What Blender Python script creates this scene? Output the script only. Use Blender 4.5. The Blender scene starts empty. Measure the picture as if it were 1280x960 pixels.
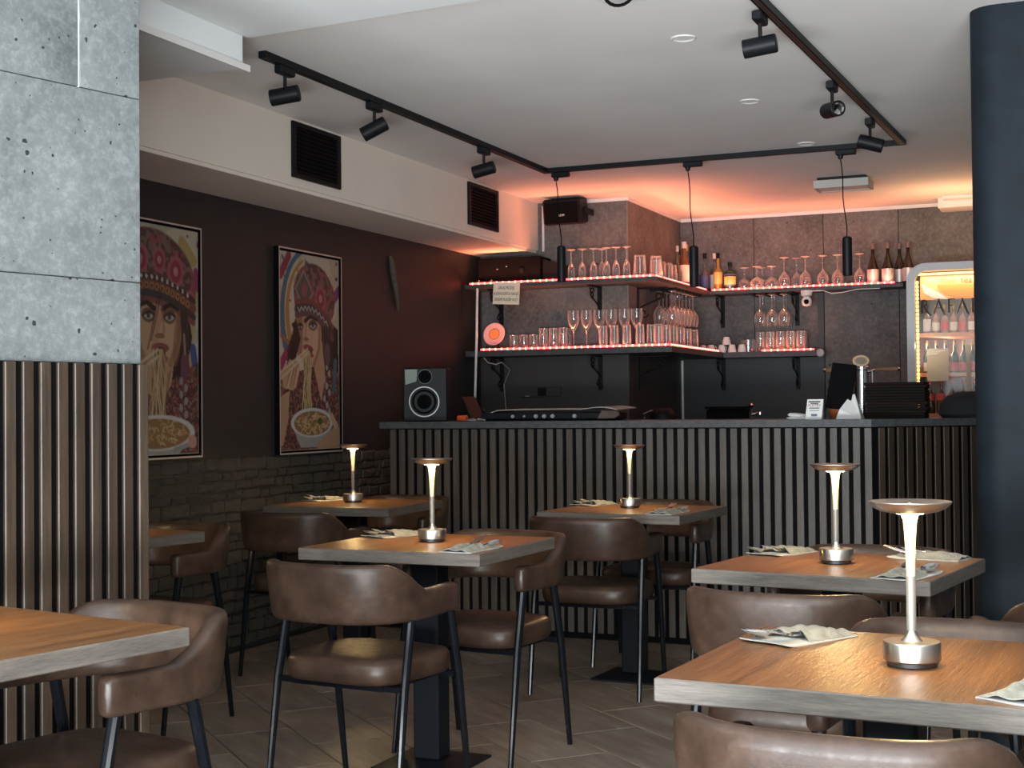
import bpy, bmesh, math, random
import numpy as np
from mathutils import Matrix, Vector
random.seed(7)
PI = math.pi
sc = bpy.context.scene
C = sc.collection

# ------------------------------------------------------------------ camera, light, exposure
cam_d = bpy.data.cameras.new('camera')
cam_d.sensor_width = 36.0
cam_d.lens = 1757.34 * 36.0 / 1280.0
cam_d.clip_start = 0.05
cam = bpy.data.objects.new('camera', cam_d)
C.objects.link(cam)
_r = (0.9198, 0.3923, -0.0093)
_f = (-0.3920, 0.9198, 0.0180)
_rv = Vector(_r).normalized(); _fv = Vector(_f).normalized()
_uv = _rv.cross(_fv).normalized(); _rv = _fv.cross(_uv).normalized()
cam.matrix_world = Matrix(((_rv.x, _uv.x, -_fv.x, 0.0), (_rv.y, _uv.y, -_fv.y, 0.0), (_rv.z, _uv.z, -_fv.z, 1.225), (0, 0, 0, 1)))
sc.camera = cam

world = bpy.data.worlds.new('sky'); sc.world = world; world.use_nodes = True
world.node_tree.nodes['Background'].inputs[0].default_value = (0.62, 0.78, 0.95, 1)
world.node_tree.nodes['Background'].inputs[1].default_value = 0.9

def area(name, loc, rot, sx, sy, power, col):
    l = bpy.data.lights.new(name, 'AREA'); l.shape = 'RECTANGLE'; l.size = sx; l.size_y = sy
    l.energy = power; l.color = col
    o = bpy.data.objects.new(name, l); o.location = loc; o.rotation_euler = rot; C.objects.link(o)
    return o
# daylight coming in through the shop window behind the camera
area('window_daylight', (-0.4, -1.32, 1.5), (PI / 2, 0, 0), 4.9, 2.2, 290, (0.91, 0.97, 1.0))
# added fill light just inside the window, aimed up to brighten the ceiling
area('pavement_bounce', (-0.4, -1.22, 0.42), (PI / 2 + 0.85, 0, 0), 5.0, 0.5, 530, (0.94, 0.985, 1.0)).data.spread = math.radians(150)

sc.view_settings.view_transform = 'Standard'
sc.view_settings.look = 'None'
sc.view_settings.exposure = 0.0
sc.view_settings.gamma = 1.0
sc.view_settings.use_curve_mapping = False
cy = sc.cycles
cy.use_denoising = True
cy.max_bounces = 10; cy.diffuse_bounces = 4; cy.glossy_bounces = 5; cy.transmission_bounces = 6
cy.transparent_max_bounces = 40
cy.caustics_reflective = False; cy.caustics_refractive = False
cy.sample_clamp_indirect = 4.0

# ------------------------------------------------------------------ materials
def mat(name):
    m = bpy.data.materials.new(name); m.use_nodes = True
    nt = m.node_tree; b = nt.nodes['Principled BSDF']
    return m, nt, b
def N(nt, t, **kw):
    n = nt.nodes.new(t)
    for k, v in kw.items():
        setattr(n, k, v)
    return n
def ramp(nt, fac, stops):
    r = N(nt, 'ShaderNodeValToRGB'); e = r.color_ramp.elements
    e[0].position, e[0].color = stops[0][0], (*stops[0][1], 1)
    e[1].position, e[1].color = stops[-1][0], (*stops[-1][1], 1)
    for p, c in stops[1:-1]:
        x = e.new(p); x.color = (*c, 1)
    nt.links.new(fac, r.inputs[0]); return r.outputs[0]
def noise(nt, scale, detail=4, rough=0.55, stretch=(1, 1, 1), coord='Object', shift=False):
    tc = N(nt, 'ShaderNodeTexCoord'); mp = N(nt, 'ShaderNodeMapping'); mp.inputs['Scale'].default_value = stretch
    nt.links.new(tc.outputs[coord], mp.inputs[0])
    if shift:
        oi = N(nt, 'ShaderNodeObjectInfo'); mu = N(nt, 'ShaderNodeMath', operation='MULTIPLY'); mu.inputs[1].default_value = 37.0
        nt.links.new(oi.outputs['Random'], mu.inputs[0]); nt.links.new(mu.outputs[0], mp.inputs['Location'])
    n = N(nt, 'ShaderNodeTexNoise'); n.inputs['Scale'].default_value = scale
    n.inputs['Detail'].default_value = detail; n.inputs['Roughness'].default_value = rough
    nt.links.new(mp.outputs[0], n.inputs['Vector']); return n.outputs['Fac']
def bump(nt, b, h, strength=0.2, dist=0.01):
    bp = N(nt, 'ShaderNodeBump'); bp.inputs['Strength'].default_value = strength; bp.inputs['Distance'].default_value = dist
    nt.links.new(h, bp.inputs['Height']); nt.links.new(bp.outputs[0], b.inputs['Normal'])
def mixc(nt, fac, a, b_, mode='MIX'):
    m = N(nt, 'ShaderNodeMix', data_type='RGBA', blend_type=mode)
    if isinstance(fac, (int, float)): m.inputs[0].default_value = fac
    else: nt.links.new(fac, m.inputs[0])
    for i, v in ((6, a), (7, b_)):
        if isinstance(v, tuple): m.inputs[i].default_value = (*v, 1)
        else: nt.links.new(v, m.inputs[i])
    return m.outputs[2]
def randv(nt, lo, hi):
    oi = N(nt, 'ShaderNodeObjectInfo'); mr = N(nt, 'ShaderNodeMapRange')
    mr.inputs[3].default_value = lo; mr.inputs[4].default_value = hi
    nt.links.new(oi.outputs['Random'], mr.inputs[0]); return mr.outputs[0]
def plain(name, col, rough=0.5, metal=0.0, var=0.0, scale=20, bmp=0.0, spec=0.5):
    m, nt, b = mat(name)
    b.inputs['Roughness'].default_value = rough; b.inputs['Metallic'].default_value = metal
    b.inputs['Specular IOR Level'].default_value = spec
    if var:
        f = noise(nt, scale, 5)
        c = ramp(nt, f, [(0.3, tuple(x * (1 - var) for x in col)), (0.7, tuple(min(1, x * (1 + var)) for x in col))])
        nt.links.new(c, b.inputs['Base Color'])
        if bmp: bump(nt, b, f, bmp, 0.01)
    else:
        b.inputs['Base Color'].default_value = (*col, 1)
    return m
def emis(name, col, s):
    m, nt, b = mat(name)
    b.inputs['Base Color'].default_value = (*col, 1); b.inputs['Emission Color'].default_value = (*col, 1)
    b.inputs['Emission Strength'].default_value = s; b.inputs['Roughness'].default_value = 0.5
    return m
def wood(name, dark, light, stretch, scale=1.0, rough=0.45, rnd=(0.8, 1.2), bmp=0.15):
    m, nt, b = mat(name)
    f = noise(nt, scale, 6, 0.62, stretch, shift=True)
    c = ramp(nt, f, [(0.28, dark), (0.5, tuple((x + y) / 2 for x, y in zip(dark, light))), (0.74, light)])
    g = noise(nt, scale * 5, 4, 0.7, stretch, shift=True)
    c = mixc(nt, 0.35, c, ramp(nt, g, [(0.3, tuple(x * 0.55 for x in dark)), (0.65, light)]))
    v = randv(nt, *rnd)
    hs = N(nt, 'ShaderNodeHueSaturation'); nt.links.new(c, hs.inputs['Color']); nt.links.new(v, hs.inputs['Value'])
    nt.links.new(hs.outputs[0], b.inputs['Base Color'])
    b.inputs['Roughness'].default_value = rough
    bump(nt, b, g, bmp, 0.003)
    return m
def concrete(name, lo, hi, pits, scale=3.0, pit_scale=14, rough=0.75, amount=0.30):
    m, nt, b = mat(name)
    f = noise(nt, scale, 9, 0.72, shift=True)
    c = ramp(nt, f, [(0.30, lo), (0.70, hi)])
    g = noise(nt, 42, 6, 0.75, shift=True)
    c = mixc(nt, 0.30, c, ramp(nt, g, [(0.34, tuple(x * 0.45 for x in lo)), (0.48, lo), (0.68, tuple(min(1, x * 1.3) for x in hi))]))
    tc = N(nt, 'ShaderNodeTexCoord'); dn = N(nt, 'ShaderNodeTexNoise'); dn.inputs['Scale'].default_value = pit_scale * 0.8
    nt.links.new(tc.outputs['Object'], dn.inputs['Vector'])
    vm = N(nt, 'ShaderNodeVectorMath', operation='MULTIPLY_ADD'); vm.inputs[1].default_value = (1.1 / pit_scale,) * 3
    nt.links.new(dn.outputs['Color'], vm.inputs[0]); nt.links.new(tc.outputs['Object'], vm.inputs[2])
    vo = N(nt, 'ShaderNodeTexVoronoi'); vo.inputs['Scale'].default_value = pit_scale
    nt.links.new(vm.outputs[0], vo.inputs['Vector'])
    sp = N(nt, 'ShaderNodeSeparateColor'); nt.links.new(vo.outputs['Color'], sp.inputs[0])
    th = N(nt, 'ShaderNodeMath', operation='POWER'); th.inputs[1].default_value = 2.2
    nt.links.new(sp.outputs[0], th.inputs[0])
    t2 = N(nt, 'ShaderNodeMath', operation='MULTIPLY_ADD'); t2.inputs[1].default_value = 0.19; t2.inputs[2].default_value = 0.03
    nt.links.new(th.outputs[0], t2.inputs[0])
    lt = N(nt, 'ShaderNodeMath', operation='LESS_THAN'); nt.links.new(vo.outputs['Distance'], lt.inputs[0]); nt.links.new(t2.outputs[0], lt.inputs[1])
    gate = N(nt, 'ShaderNodeMath', operation='GREATER_THAN'); gate.inputs[1].default_value = 1 - amount
    nt.links.new(sp.outputs[1], gate.inputs[0])
    mu = N(nt, 'ShaderNodeMath', operation='MULTIPLY'); nt.links.new(lt.outputs[0], mu.inputs[0]); nt.links.new(gate.outputs[0], mu.inputs[1])
    c = mixc(nt, mu.outputs[0], c, pits)
    nt.links.new(c, b.inputs['Base Color'])
    b.inputs['Roughness'].default_value = rough; b.inputs['Specular IOR Level'].default_value = 0.3
    bump(nt, b, g, 0.15, 0.004)
    return m
def thin_glass(name, tint=(0.97, 0.97, 0.97), refl=0.9, blend=0.35, scat=0.0, base=0.05):
    m = bpy.data.materials.new(name); m.use_nodes = True; nt = m.node_tree
    nt.nodes.remove(nt.nodes['Principled BSDF'])
    t = N(nt, 'ShaderNodeBsdfTransparent'); t.inputs[0].default_value = (*tint, 1)
    g = N(nt, 'ShaderNodeBsdfGlossy'); g.inputs['Roughness'].default_value = 0.06; g.inputs[0].default_value = (1, 1, 1, 1)
    lw = N(nt, 'ShaderNodeLayerWeight'); lw.inputs[0].default_value = blend
    mu = N(nt, 'ShaderNodeMath', operation='MULTIPLY'); mu.inputs[1].default_value = refl
    nt.links.new(lw.outputs['Facing'], mu.inputs[0])
    ad = N(nt, 'ShaderNodeMath', operation='ADD'); ad.inputs[1].default_value = base; nt.links.new(mu.outputs[0], ad.inputs[0])
    mx = N(nt, 'ShaderNodeMixShader'); nt.links.new(ad.outputs[0], mx.inputs[0])
    nt.links.new(t.outputs[0], mx.inputs[1]); nt.links.new(g.outputs[0], mx.inputs[2])
    if scat:     # diffuse haze added so the glasses seem to glow from nearby ropes
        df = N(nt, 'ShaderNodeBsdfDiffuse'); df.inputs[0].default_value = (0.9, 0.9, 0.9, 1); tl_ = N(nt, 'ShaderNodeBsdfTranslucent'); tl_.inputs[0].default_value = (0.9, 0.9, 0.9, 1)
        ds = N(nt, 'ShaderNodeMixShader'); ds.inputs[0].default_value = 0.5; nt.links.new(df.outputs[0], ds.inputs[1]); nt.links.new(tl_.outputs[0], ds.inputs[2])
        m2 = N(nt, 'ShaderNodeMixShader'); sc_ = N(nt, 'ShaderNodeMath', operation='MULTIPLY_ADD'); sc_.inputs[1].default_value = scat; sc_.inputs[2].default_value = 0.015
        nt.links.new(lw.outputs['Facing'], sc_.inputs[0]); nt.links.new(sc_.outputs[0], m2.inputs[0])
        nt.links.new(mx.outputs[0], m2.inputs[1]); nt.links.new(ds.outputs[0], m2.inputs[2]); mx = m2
    nt.links.new(mx.outputs[0], nt.nodes['Material Output'].inputs[0])
    return m

M = {}
M['ceil'] = plain('ceiling_paint', (0.80, 0.785, 0.765), 0.8, var=0.04, scale=2.2)
M['slab'] = plain('white_ceiling_paint', (0.78, 0.80, 0.80), 0.8, var=0.02, scale=3)
M['soffit'] = plain('soffit_paint', (0.82, 0.735, 0.64), 0.8, var=0.03, scale=2)
M['darkwall'] = plain('charcoal_wall_paint', (0.024, 0.022, 0.021), 0.55, var=0.12, scale=18, bmp=0.12)
M['stone'] = plain('dark_stone_relief', (0.082, 0.077, 0.064), 0.36, var=0.35, scale=34, bmp=0.9)
M['pierdark'] = plain('dark_splash_paint', (0.040, 0.034, 0.031), 0.55, var=0.1, scale=6)
M['backdark'] = plain('black_splash_paint', (0.018, 0.020, 0.023), 0.5, var=0.1, scale=6)
M['concrete'] = concrete('concrete_panel', (0.066, 0.065, 0.064), (0.205, 0.201, 0.197), (0.028, 0.028, 0.028), 2.4, 20, 0.75, 0.55)
M['tile'] = concrete('concrete_tile', (0.094, 0.106, 0.108), (0.236, 0.255, 0.256), (0.022, 0.027, 0.027), 3.2, 36, 0.6, 0.6)
M['grout'] = plain('white_grout', (0.75, 0.78, 0.78), 0.7)
M['column'] = plain('column_paint', (0.0105, 0.0155, 0.021), 0.6, var=0.2, scale=9, bmp=0.05, spec=0.13)
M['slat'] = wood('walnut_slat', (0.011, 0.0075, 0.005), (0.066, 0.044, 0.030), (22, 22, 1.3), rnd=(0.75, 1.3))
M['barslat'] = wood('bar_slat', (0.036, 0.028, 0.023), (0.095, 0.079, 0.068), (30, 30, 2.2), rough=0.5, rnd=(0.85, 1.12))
M['black'] = plain('black_backing', (0.004, 0.004, 0.0045), 0.8, spec=0.08)
M['worktop'] = plain('slate_worktop', (0.05, 0.053, 0.056), 0.55, var=0.35, scale=45)
M['tabletop'] = wood('oak_tabletop', (0.052, 0.022, 0.008), (0.235, 0.108, 0.040), (22, 1.5, 22), rough=0.30, rnd=(0.92, 1.08), bmp=0.5)
M['tabedge'] = wood('grey_oak_edge', (0.052, 0.043, 0.036), (0.165, 0.142, 0.123), (5, 5, 75), rough=0.6, rnd=(0.95, 1.05))
M['iron'] = plain('black_powder_coat', (0.005, 0.0065, 0.0095), 0.45, spec=0.18)
M['leg'] = plain('black_leg_paint', (0.004, 0.005, 0.007), 0.20, spec=0.26)
m, nt, b = mat('brown_leather')
f1 = noise(nt, 9, 7, 0.7, shift=True); f2 = noise(nt, 45, 6, 0.7)
nt.links.new(ramp(nt, f1, [(0.28, (0.020, 0.011, 0.0075)), (0.5, (0.042, 0.024, 0.0165)), (0.75, (0.078, 0.046, 0.032))]), b.inputs['Base Color'])
nt.links.new(ramp(nt, f2, [(0.3, (0.27, 0.27, 0.27)), (0.7, (0.46, 0.46, 0.46))]), b.inputs['Roughness']); b.inputs['Specular IOR Level'].default_value = 0.33; bump(nt, b, f2, 0.22, 0.002); M['leather'] = m
M['steel'] = plain('brushed_steel', (0.56, 0.53, 0.48), 0.30, 1.0)
M['darksteel'] = plain('dark_foot_ring', (0.08, 0.08, 0.085), 0.35, 0.8)
M['satin'] = plain('satin_stem', (0.20, 0.19, 0.165), 0.5, 0.4)
M['gilt'] = plain('warm_upper_stem', (0.72, 0.64, 0.42), 0.42, 0.5)  # yellow LED light on the upper stem put into its metal colour
M['chrome'] = plain('chrome', (0.75, 0.75, 0.75), 0.12, 1.0)
M['warmled'] = emis('warm_led_ring', (1.0, 0.68, 0.29), 1200.0)
M['napkin'] = plain('napkin_cloth', (0.235, 0.235, 0.205), 0.9, var=0.18, scale=60, bmp=0.3)
M['napwhite'] = plain('napkin_underside', (0.44, 0.44, 0.42), 0.85)
M['paper'] = plain('white_paper', (0.78, 0.78, 0.76), 0.7)
m, nt, b = mat('thin_door_paper')  # bright window reflection put into a white translucent sheet
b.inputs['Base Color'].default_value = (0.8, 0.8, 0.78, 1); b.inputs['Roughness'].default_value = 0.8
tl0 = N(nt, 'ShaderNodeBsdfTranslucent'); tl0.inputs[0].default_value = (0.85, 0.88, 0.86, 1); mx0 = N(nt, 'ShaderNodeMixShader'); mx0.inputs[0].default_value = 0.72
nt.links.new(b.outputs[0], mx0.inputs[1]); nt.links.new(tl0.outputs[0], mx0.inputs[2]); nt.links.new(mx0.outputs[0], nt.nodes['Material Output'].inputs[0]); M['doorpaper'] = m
M['white'] = plain('white_trim', (0.74, 0.72, 0.70), 0.6)
M['plastic'] = plain('black_plastic', (0.007, 0.008, 0.010), 0.45, spec=0.16)
M['rubber'] = plain('matt_black', (0.0035, 0.0035, 0.004), 0.85, spec=0.08)
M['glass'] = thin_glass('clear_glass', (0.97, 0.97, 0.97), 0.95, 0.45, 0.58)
M['pane'] = thin_glass('door_glass', (0.98, 0.98, 0.98), 0.10, 0.2, 0.0, 0.008)
M['redled'] = emis('red_led_rope', (1.0, 0.20, 0.16), 9.0)
M['amber'] = emis('amber_light_strip', (1.0, 0.45, 0.16), 4.0)  # for the unseen strip added on top of the fridge
M['redrope'] = emis('red_led_sleeve', (1.0, 0.045, 0.032), 11.0)
M['floor'] = plain('floor_grout', (0.030, 0.024, 0.020), 0.8)
m, nt, b = mat('wood_look_tile')
f1 = noise(nt, 1.0, 6, 0.65, (3.2, 16, 8), shift=True)
c = ramp(nt, f1, [(0.3, (0.14, 0.105, 0.078)), (0.55, (0.23, 0.182, 0.143)), (0.75, (0.32, 0.268, 0.22))])
hs = N(nt, 'ShaderNodeHueSaturation'); nt.links.new(c, hs.inputs['Color']); nt.links.new(randv(nt, 0.82, 1.15), hs.inputs['Value'])
nt.links.new(hs.outputs[0], b.inputs['Base Color']); b.inputs['Roughness'].default_value = 0.42
bump(nt, b, f1, 0.1, 0.004); M['tilefloor'] = m
m, nt, b = mat('printed_canvas')
at = N(nt, 'ShaderNodeAttribute', attribute_name='print'); nt.links.new(at.outputs['Color'], b.inputs['Base Color'])
b.inputs['Roughness'].default_value = 0.6; M['print'] = m
M['champagne'] = plain('champagne_frame', (0.50, 0.43, 0.36), 0.4, 0.3)

# ------------------------------------------------------------------ mesh helpers
class MB:
    def __init__(self): self.v = []; self.f = []; self.mi = []; self.cur = 0
    def add(self, vs, fs):
        o = len(self.v); self.v += [tuple(map(float, p)) for p in vs]
        for f in fs: self.f.append(tuple(i + o for i in f)); self.mi.append(self.cur)
        return self
    def box(self, x0, y0, z0, x1, y1, z1, mtx=None):
        vs = [(x0, y0, z0), (x1, y0, z0), (x1, y1, z0), (x0, y1, z0), (x0, y0, z1), (x1, y0, z1), (x1, y1, z1), (x0, y1, z1)]
        if mtx is not None: vs = [mtx @ Vector(p) for p in vs]
        return self.add(vs, [(0, 3, 2, 1), (4, 5, 6, 7), (0, 1, 5, 4), (1, 2, 6, 5), (2, 3, 7, 6), (3, 0, 4, 7)])
    def rbox(self, x0, y0, z0, x1, y1, z1, r=0.004, mtx=None):
        # box with chamfered vertical and top/bottom edges
        def ring(ins, z): 
            a, b, c, d = x0 + ins, y0 + ins, x1 - ins, y1 - ins
            return [(a + r, b, z), (c - r, b, z), (c, b + r, z), (c, d - r, z), (c - r, d, z), (a + r, d, z), (a, d - r, z), (a, b + r, z)]
        vs = ring(r, z0) + ring(0, z0 + r) + ring(0, z1 - r) + ring(r, z1)
        if mtx is not None: vs = [mtx @ Vector(p) for p in vs]
        fs = [tuple(range(7, -1, -1)), tuple(range(24, 32))]
        for k in range(3):
            for i in range(8):
                j = (i + 1) % 8; fs.append((k * 8 + i, k * 8 + j, k * 8 + 8 + j, k * 8 + 8 + i))
        return self.add(vs, fs)
    def lathe(self, prof, n=20, c=(0, 0, 0), mtx=None, cap=False):
        vs = []; fs = []
        for r, z in prof:
            for i in range(n):
                a = 2 * PI * i / n; vs.append((c[0] + r * math.cos(a), c[1] + r * math.sin(a), c[2] + z))
        for k in range(len(prof) - 1):
            for i in range(n):
                j = (i + 1) % n; fs.append((k * n + i, k * n + j, k * n + n + j, k * n + n + i))
        if cap:
            fs.append(tuple(range(n - 1, -1, -1))); fs.append(tuple((len(prof) - 1) * n + i for i in range(n)))
        if mtx is not None: vs = [mtx @ Vector(p) for p in vs]
        return self.add(vs, fs)
    def tube(self, pts, r, n=8):
        pts = [Vector(p) for p in pts]; m = len(pts); rs = r if isinstance(r, (list, tuple)) else [r] * m
        vs = []; fs = []; ref = None
        for k, p in enumerate(pts):
            t = (pts[min(k + 1, m - 1)] - pts[max(k - 1, 0)]).normalized()
            if ref is None: ref = Vector((0, 0, 1)) if abs(t.z) < 0.9 else Vector((1, 0, 0))
            a = t.cross(ref).normalized(); b_ = t.cross(a).normalized(); ref = -b_ if False else ref
            for i in range(n):
                q = 2 * PI * i / n; vs.append(p + rs[k] * (a * math.cos(q) + b_ * math.sin(q)))
        for k in range(m - 1):
            for i in range(n):
                j = (i + 1) % n; fs.append((k * n + i, k * n + j, k * n + n + j, k * n + n + i))
        fs.append(tuple(range(n - 1, -1, -1))); fs.append(tuple((m - 1) * n + i for i in range(n)))
        return self.add(vs, fs)
    def prism(self, poly, z0, z1):
        n = len(poly)
        vs = [(x, y, z0) for x, y in poly] + [(x, y, z1) for x, y in poly]
        fs = [tuple(range(n - 1, -1, -1)), tuple(range(n, 2 * n))] + [(i, (i + 1) % n, n + (i + 1) % n, n + i) for i in range(n)]
        return self.add(vs, fs)
    def mesh(self, name, mats, smooth=True, ang=35):
        me = bpy.data.meshes.new(name); me.from_pydata(self.v, [], self.f)
        for m_ in (mats if isinstance(mats, (list, tuple)) else [mats]): me.materials.append(m_)
        me.polygons.foreach_set('material_index', self.mi)
        bm = bmesh.new(); bm.from_mesh(me); bmesh.ops.recalc_face_normals(bm, faces=bm.faces); bm.to_mesh(me); bm.free()
        if smooth:
            me.shade_smooth(); me.set_sharp_from_angle(angle=math.radians(ang))
        me.update(); return me
    def build(self, name, mats, parent=None, loc=(0, 0, 0), rz=0.0, smooth=True, ang=35):
        return link(name, self.mesh(name, mats, smooth, ang), parent, loc, rz)
def link(name, me, parent=None, loc=(0, 0, 0), rz=0.0):
    o = bpy.data.objects.new(name, me); C.objects.link(o)
    o.location = loc; o.rotation_euler = (0, 0, rz)
    if parent is not None: o.parent = parent
    return o
def tag(o, label, cat, group=None):
    o['label'] = label; o['category'] = cat
    if group: o['group'] = group
    return o
def thing(name, label, cat, loc=(0, 0, 0), rz=0.0, group=None):
    o = bpy.data.objects.new(name, None); C.objects.link(o); o.empty_display_size = 0.1
    o.location = loc; o.rotation_euler = (0, 0, rz); return tag(o, label, cat, group)
def struct(o):
    o['kind'] = 'structure'; return o
def dup(o, loc=None, rz=None, label=None, group=None, parent=None):
    c = o.copy(); C.objects.link(c); c.parent = parent
    for ch in list(o.children): dup(ch, parent=c)
    if loc is not None: c.location = loc
    if rz is not None: c.rotation_euler = (0, 0, rz)
    if label: c['label'] = label
    if group: c['group'] = group
    return c
ORD = ['first', 'second', 'third', 'fourth', 'fifth', 'sixth', 'seventh', 'eighth', 'ninth', 'tenth', 'eleventh', 'twelfth', 'thirteenth', 'fourteenth']
def text(body, size, name, m_, parent, mtx, extrude=0.0006):
    cu = bpy.data.curves.new('txt', 'FONT'); cu.body = body; cu.size = size; cu.align_x = 'CENTER'; cu.align_y = 'CENTER'; cu.extrude = extrude
    cu.resolution_u = 3
    t = bpy.data.objects.new('txt', cu); C.objects.link(t)
    dg = bpy.context.evaluated_depsgraph_get(); dg.update()
    me = bpy.data.meshes.new_from_object(t.evaluated_get(dg))
    bpy.data.objects.remove(t); bpy.data.curves.remove(cu)
    me.transform(mtx); me.materials.clear(); me.materials.append(m_)
    return link(name, me, parent)
def facing(x, y, z, tilt=0.0):   # text plane facing -Y at a point
    return Matrix.Translation((x, y, z)) @ Matrix.Rotation(tilt, 4, 'Y') @ Matrix.Rotation(PI / 2, 4, 'X')

# ------------------------------------------------------------------ setting
XL, YB, YP, ZC = -4.15, 10.45, 9.15, 2.67
# floor base with 30 x 60 cm tiles laid on the diagonal
fl = struct(MB().box(XL - 0.1, -1.4, -0.12, 3.3, YB + 0.1, -0.004).build('floor', M['floor']))
def clip(poly, rect):
    def cut(ps, ins, inter):
        out = []
        for i, p in enumerate(ps):
            q = ps[i - 1]
            if ins(p):
                if not ins(q): out.append(inter(q, p))
                out.append(p)
            elif ins(q): out.append(inter(q, p))
        return out
    x0, y0, x1, y1 = rect
    def lx(c): return lambda a, b: (c, a[1] + (b[1] - a[1]) * (c - a[0]) / (b[0] - a[0]))
    def ly(c): return lambda a, b: (a[0] + (b[0] - a[0]) * (c - a[1]) / (b[1] - a[1]), c)
    for ins, it in ((lambda p: p[0] >= x0, lx(x0)), (lambda p: p[0] <= x1, lx(x1)), (lambda p: p[1] >= y0, ly(y0)), (lambda p: p[1] <= y1, ly(y1))):
        poly = cut(poly, ins, it)
        if not poly: return []
    return poly
ta = math.radians(-41.8); tu = (math.cos(ta), math.sin(ta)); tn = (-math.sin(ta), math.cos(ta))
rect = (XL + 0.03, 2.6, 1.6, 7.05)
tile_me = None
for row in range(-2, 34):
    d0 = 0.033 + 0.30 * row
    for k in range(-14, 14):
        s0 = 0.60 * k + (0.30 if row % 2 else 0.0) + 0.08
        g = 0.0025
        cor = [(s0 + g, d0 + g), (s0 + 0.6 - g, d0 + g), (s0 + 0.6 - g, d0 + 0.3 - g), (s0 + g, d0 + 0.3 - g)]
        P = [(tu[0] * s + tn[0] * d, tu[1] * s + tn[1] * d) for s, d in cor]
        full = all(rect[0] <= x <= rect[2] and rect[1] <= y <= rect[3] for x, y in P)
        if not full:
            Q = clip(P, rect)
            if len(Q) < 3: continue
            ar = abs(sum(Q[i - 1][0] * Q[i][1] - Q[i][0] * Q[i - 1][1] for i in range(len(Q)))) / 2
            if ar < 0.004: continue
            cx = sum(p[0] for p in Q) / len(Q); cy_ = sum(p[1] for p in Q) / len(Q)
            ca, sa = math.cos(-ta), math.sin(-ta)
            loc = [((x - cx) * ca - (y - cy_) * sa, (x - cx) * sa + (y - cy_) * ca) for x, y in Q]
            MB().prism(loc, -0.008, 0.0).build('tile', M['tilefloor'], fl, (cx, cy_, 0), ta, smooth=False)
        else:
            if tile_me is None:
                tile_me = MB().rbox(-0.2975, -0.1475, -0.010, 0.2975, 0.1475, 0.0, 0.0015).mesh('tile', M['tilefloor'], False)
            cx = sum(p[0] for p in P) / 4; cy_ = sum(p[1] for p in P) / 4
            link('tile', tile_me, fl, (cx, cy_, 0), ta)

struct(MB().box(XL - 0.1, -1.4, ZC, 3.3, YB + 0.1, ZC + 0.12).build('ceiling', M['ceil']))
# lower ceiling of the window bay and its side bulkhead
struct(MB().prism([(-2.95, -1.2), (3.2, -1.2), (3.2, 3.98), (-1.94, 4.355), (-2.95, 4.432)], 2.622, ZC - 0.002).build('ceiling_bay', M['slab']))
struct(MB().box(XL, -1.2, 2.50, -2.952, 4.40, ZC - 0.002).build('ceiling_bulkhead', M['slab']))
struct(MB().box(-2.950, 1.5, 2.492, -2.938, 4.43, 2.517).build('trim_1', M['white']))
# left wall with raised stone courses below, soffit above
wl = struct(MB().box(XL - 0.1, -1.4, 0, XL, YP + 0.2, ZC).build('wall_left', M['darkwall']))
stones = []
for k in range(12):
    rr = random.Random(40 + k); n = 12; pts = []
    for i in range(n):
        a = 2 * PI * (i + 0.5) / n
        x = max(-0.5, min(0.5, 0.80 * math.cos(a))) + rr.uniform(-0.045, 0.02) * math.copysign(1, math.cos(a)); z = max(-0.5, min(0.5, 0.95 * math.sin(a))) + rr.uniform(-0.10, 0.06) * math.copysign(1, math.sin(a))
        pts.append((x, z))
    mb = MB(); dz = [rr.uniform(0.45, 1.0) for _ in pts]; sl = rr.uniform(-0.5, 0.5)
    vs = [(0, x, z) for x, z in pts] + [(0.8 * d, x * 0.965, z * 0.93) for (x, z), d in zip(pts, dz)] + [(0.9 * d + 0.3 + sl * z, x * 0.70, z * 0.68) for (x, z), d in zip(pts, dz)] + [(rr.uniform(0.7, 1.4), rr.uniform(-0.1, 0.1), rr.uniform(-0.1, 0.1))]
    fs = []
    for i in range(n):
        j = (i + 1) % n
        fs += [(i, j, n + j, n + i), (n + i, n + j, 2 * n + j, 2 * n + i), (2 * n + i, 2 * n + j, 3 * n)]
    stones.append(mb.add(vs, fs).mesh('stone', M['stone'], True, 18))
z = 0.02; rr = random.Random(5); spots = []
while z < 0.985:
    h = min(rr.choice([0.034, 0.045, 0.055, 0.068]), 1.0 - z); y = 5.0 - rr.uniform(0, 0.15)
    if h < 0.025: break
    while y < 8.2:
        w = rr.uniform(0.06, 0.24)
        hh = h * rr.uniform(0.86, 1.12)
        spots.append((y + w / 2, z + h / 2 + rr.uniform(-0.004, 0.004), w - 0.003, hh - 0.003, rr.uniform(0.005, 0.014), rr.randrange(12))); y += w
    z += h
near = sorted(spots, key=lambda q: (not (5.35 < q[0] < 7.35 and q[1] > 0.30), q[0]))
for (y, z, w, h, d, k) in near[:296]:
    o = link('stone', stones[k], wl, (XL - 0.002, y, z)); o.scale = (d, w, h)
mb = MB()
for (y, z, w, h, d, k) in near[296:]:
    me = stones[k]; mb.add([(XL - 0.002 + v.co.x * d, y + v.co.y * w, z + v.co.z * h) for v in me.vertices], [tuple(p.vertices) for p in me.polygons])
mb.build('stone', M['stone'], wl, ang=25)['kind'] = 'stuff'
struct(MB().box(XL, 4.40, 2.336, -3.69, YP, ZC).build('ceiling_soffit', M['soffit']))
struct(MB().box(XL + 0.002, 4.42, 2.318, -3.70, YP - 0.01, 2.336).build('trim_2', M['soffit']))
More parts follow.
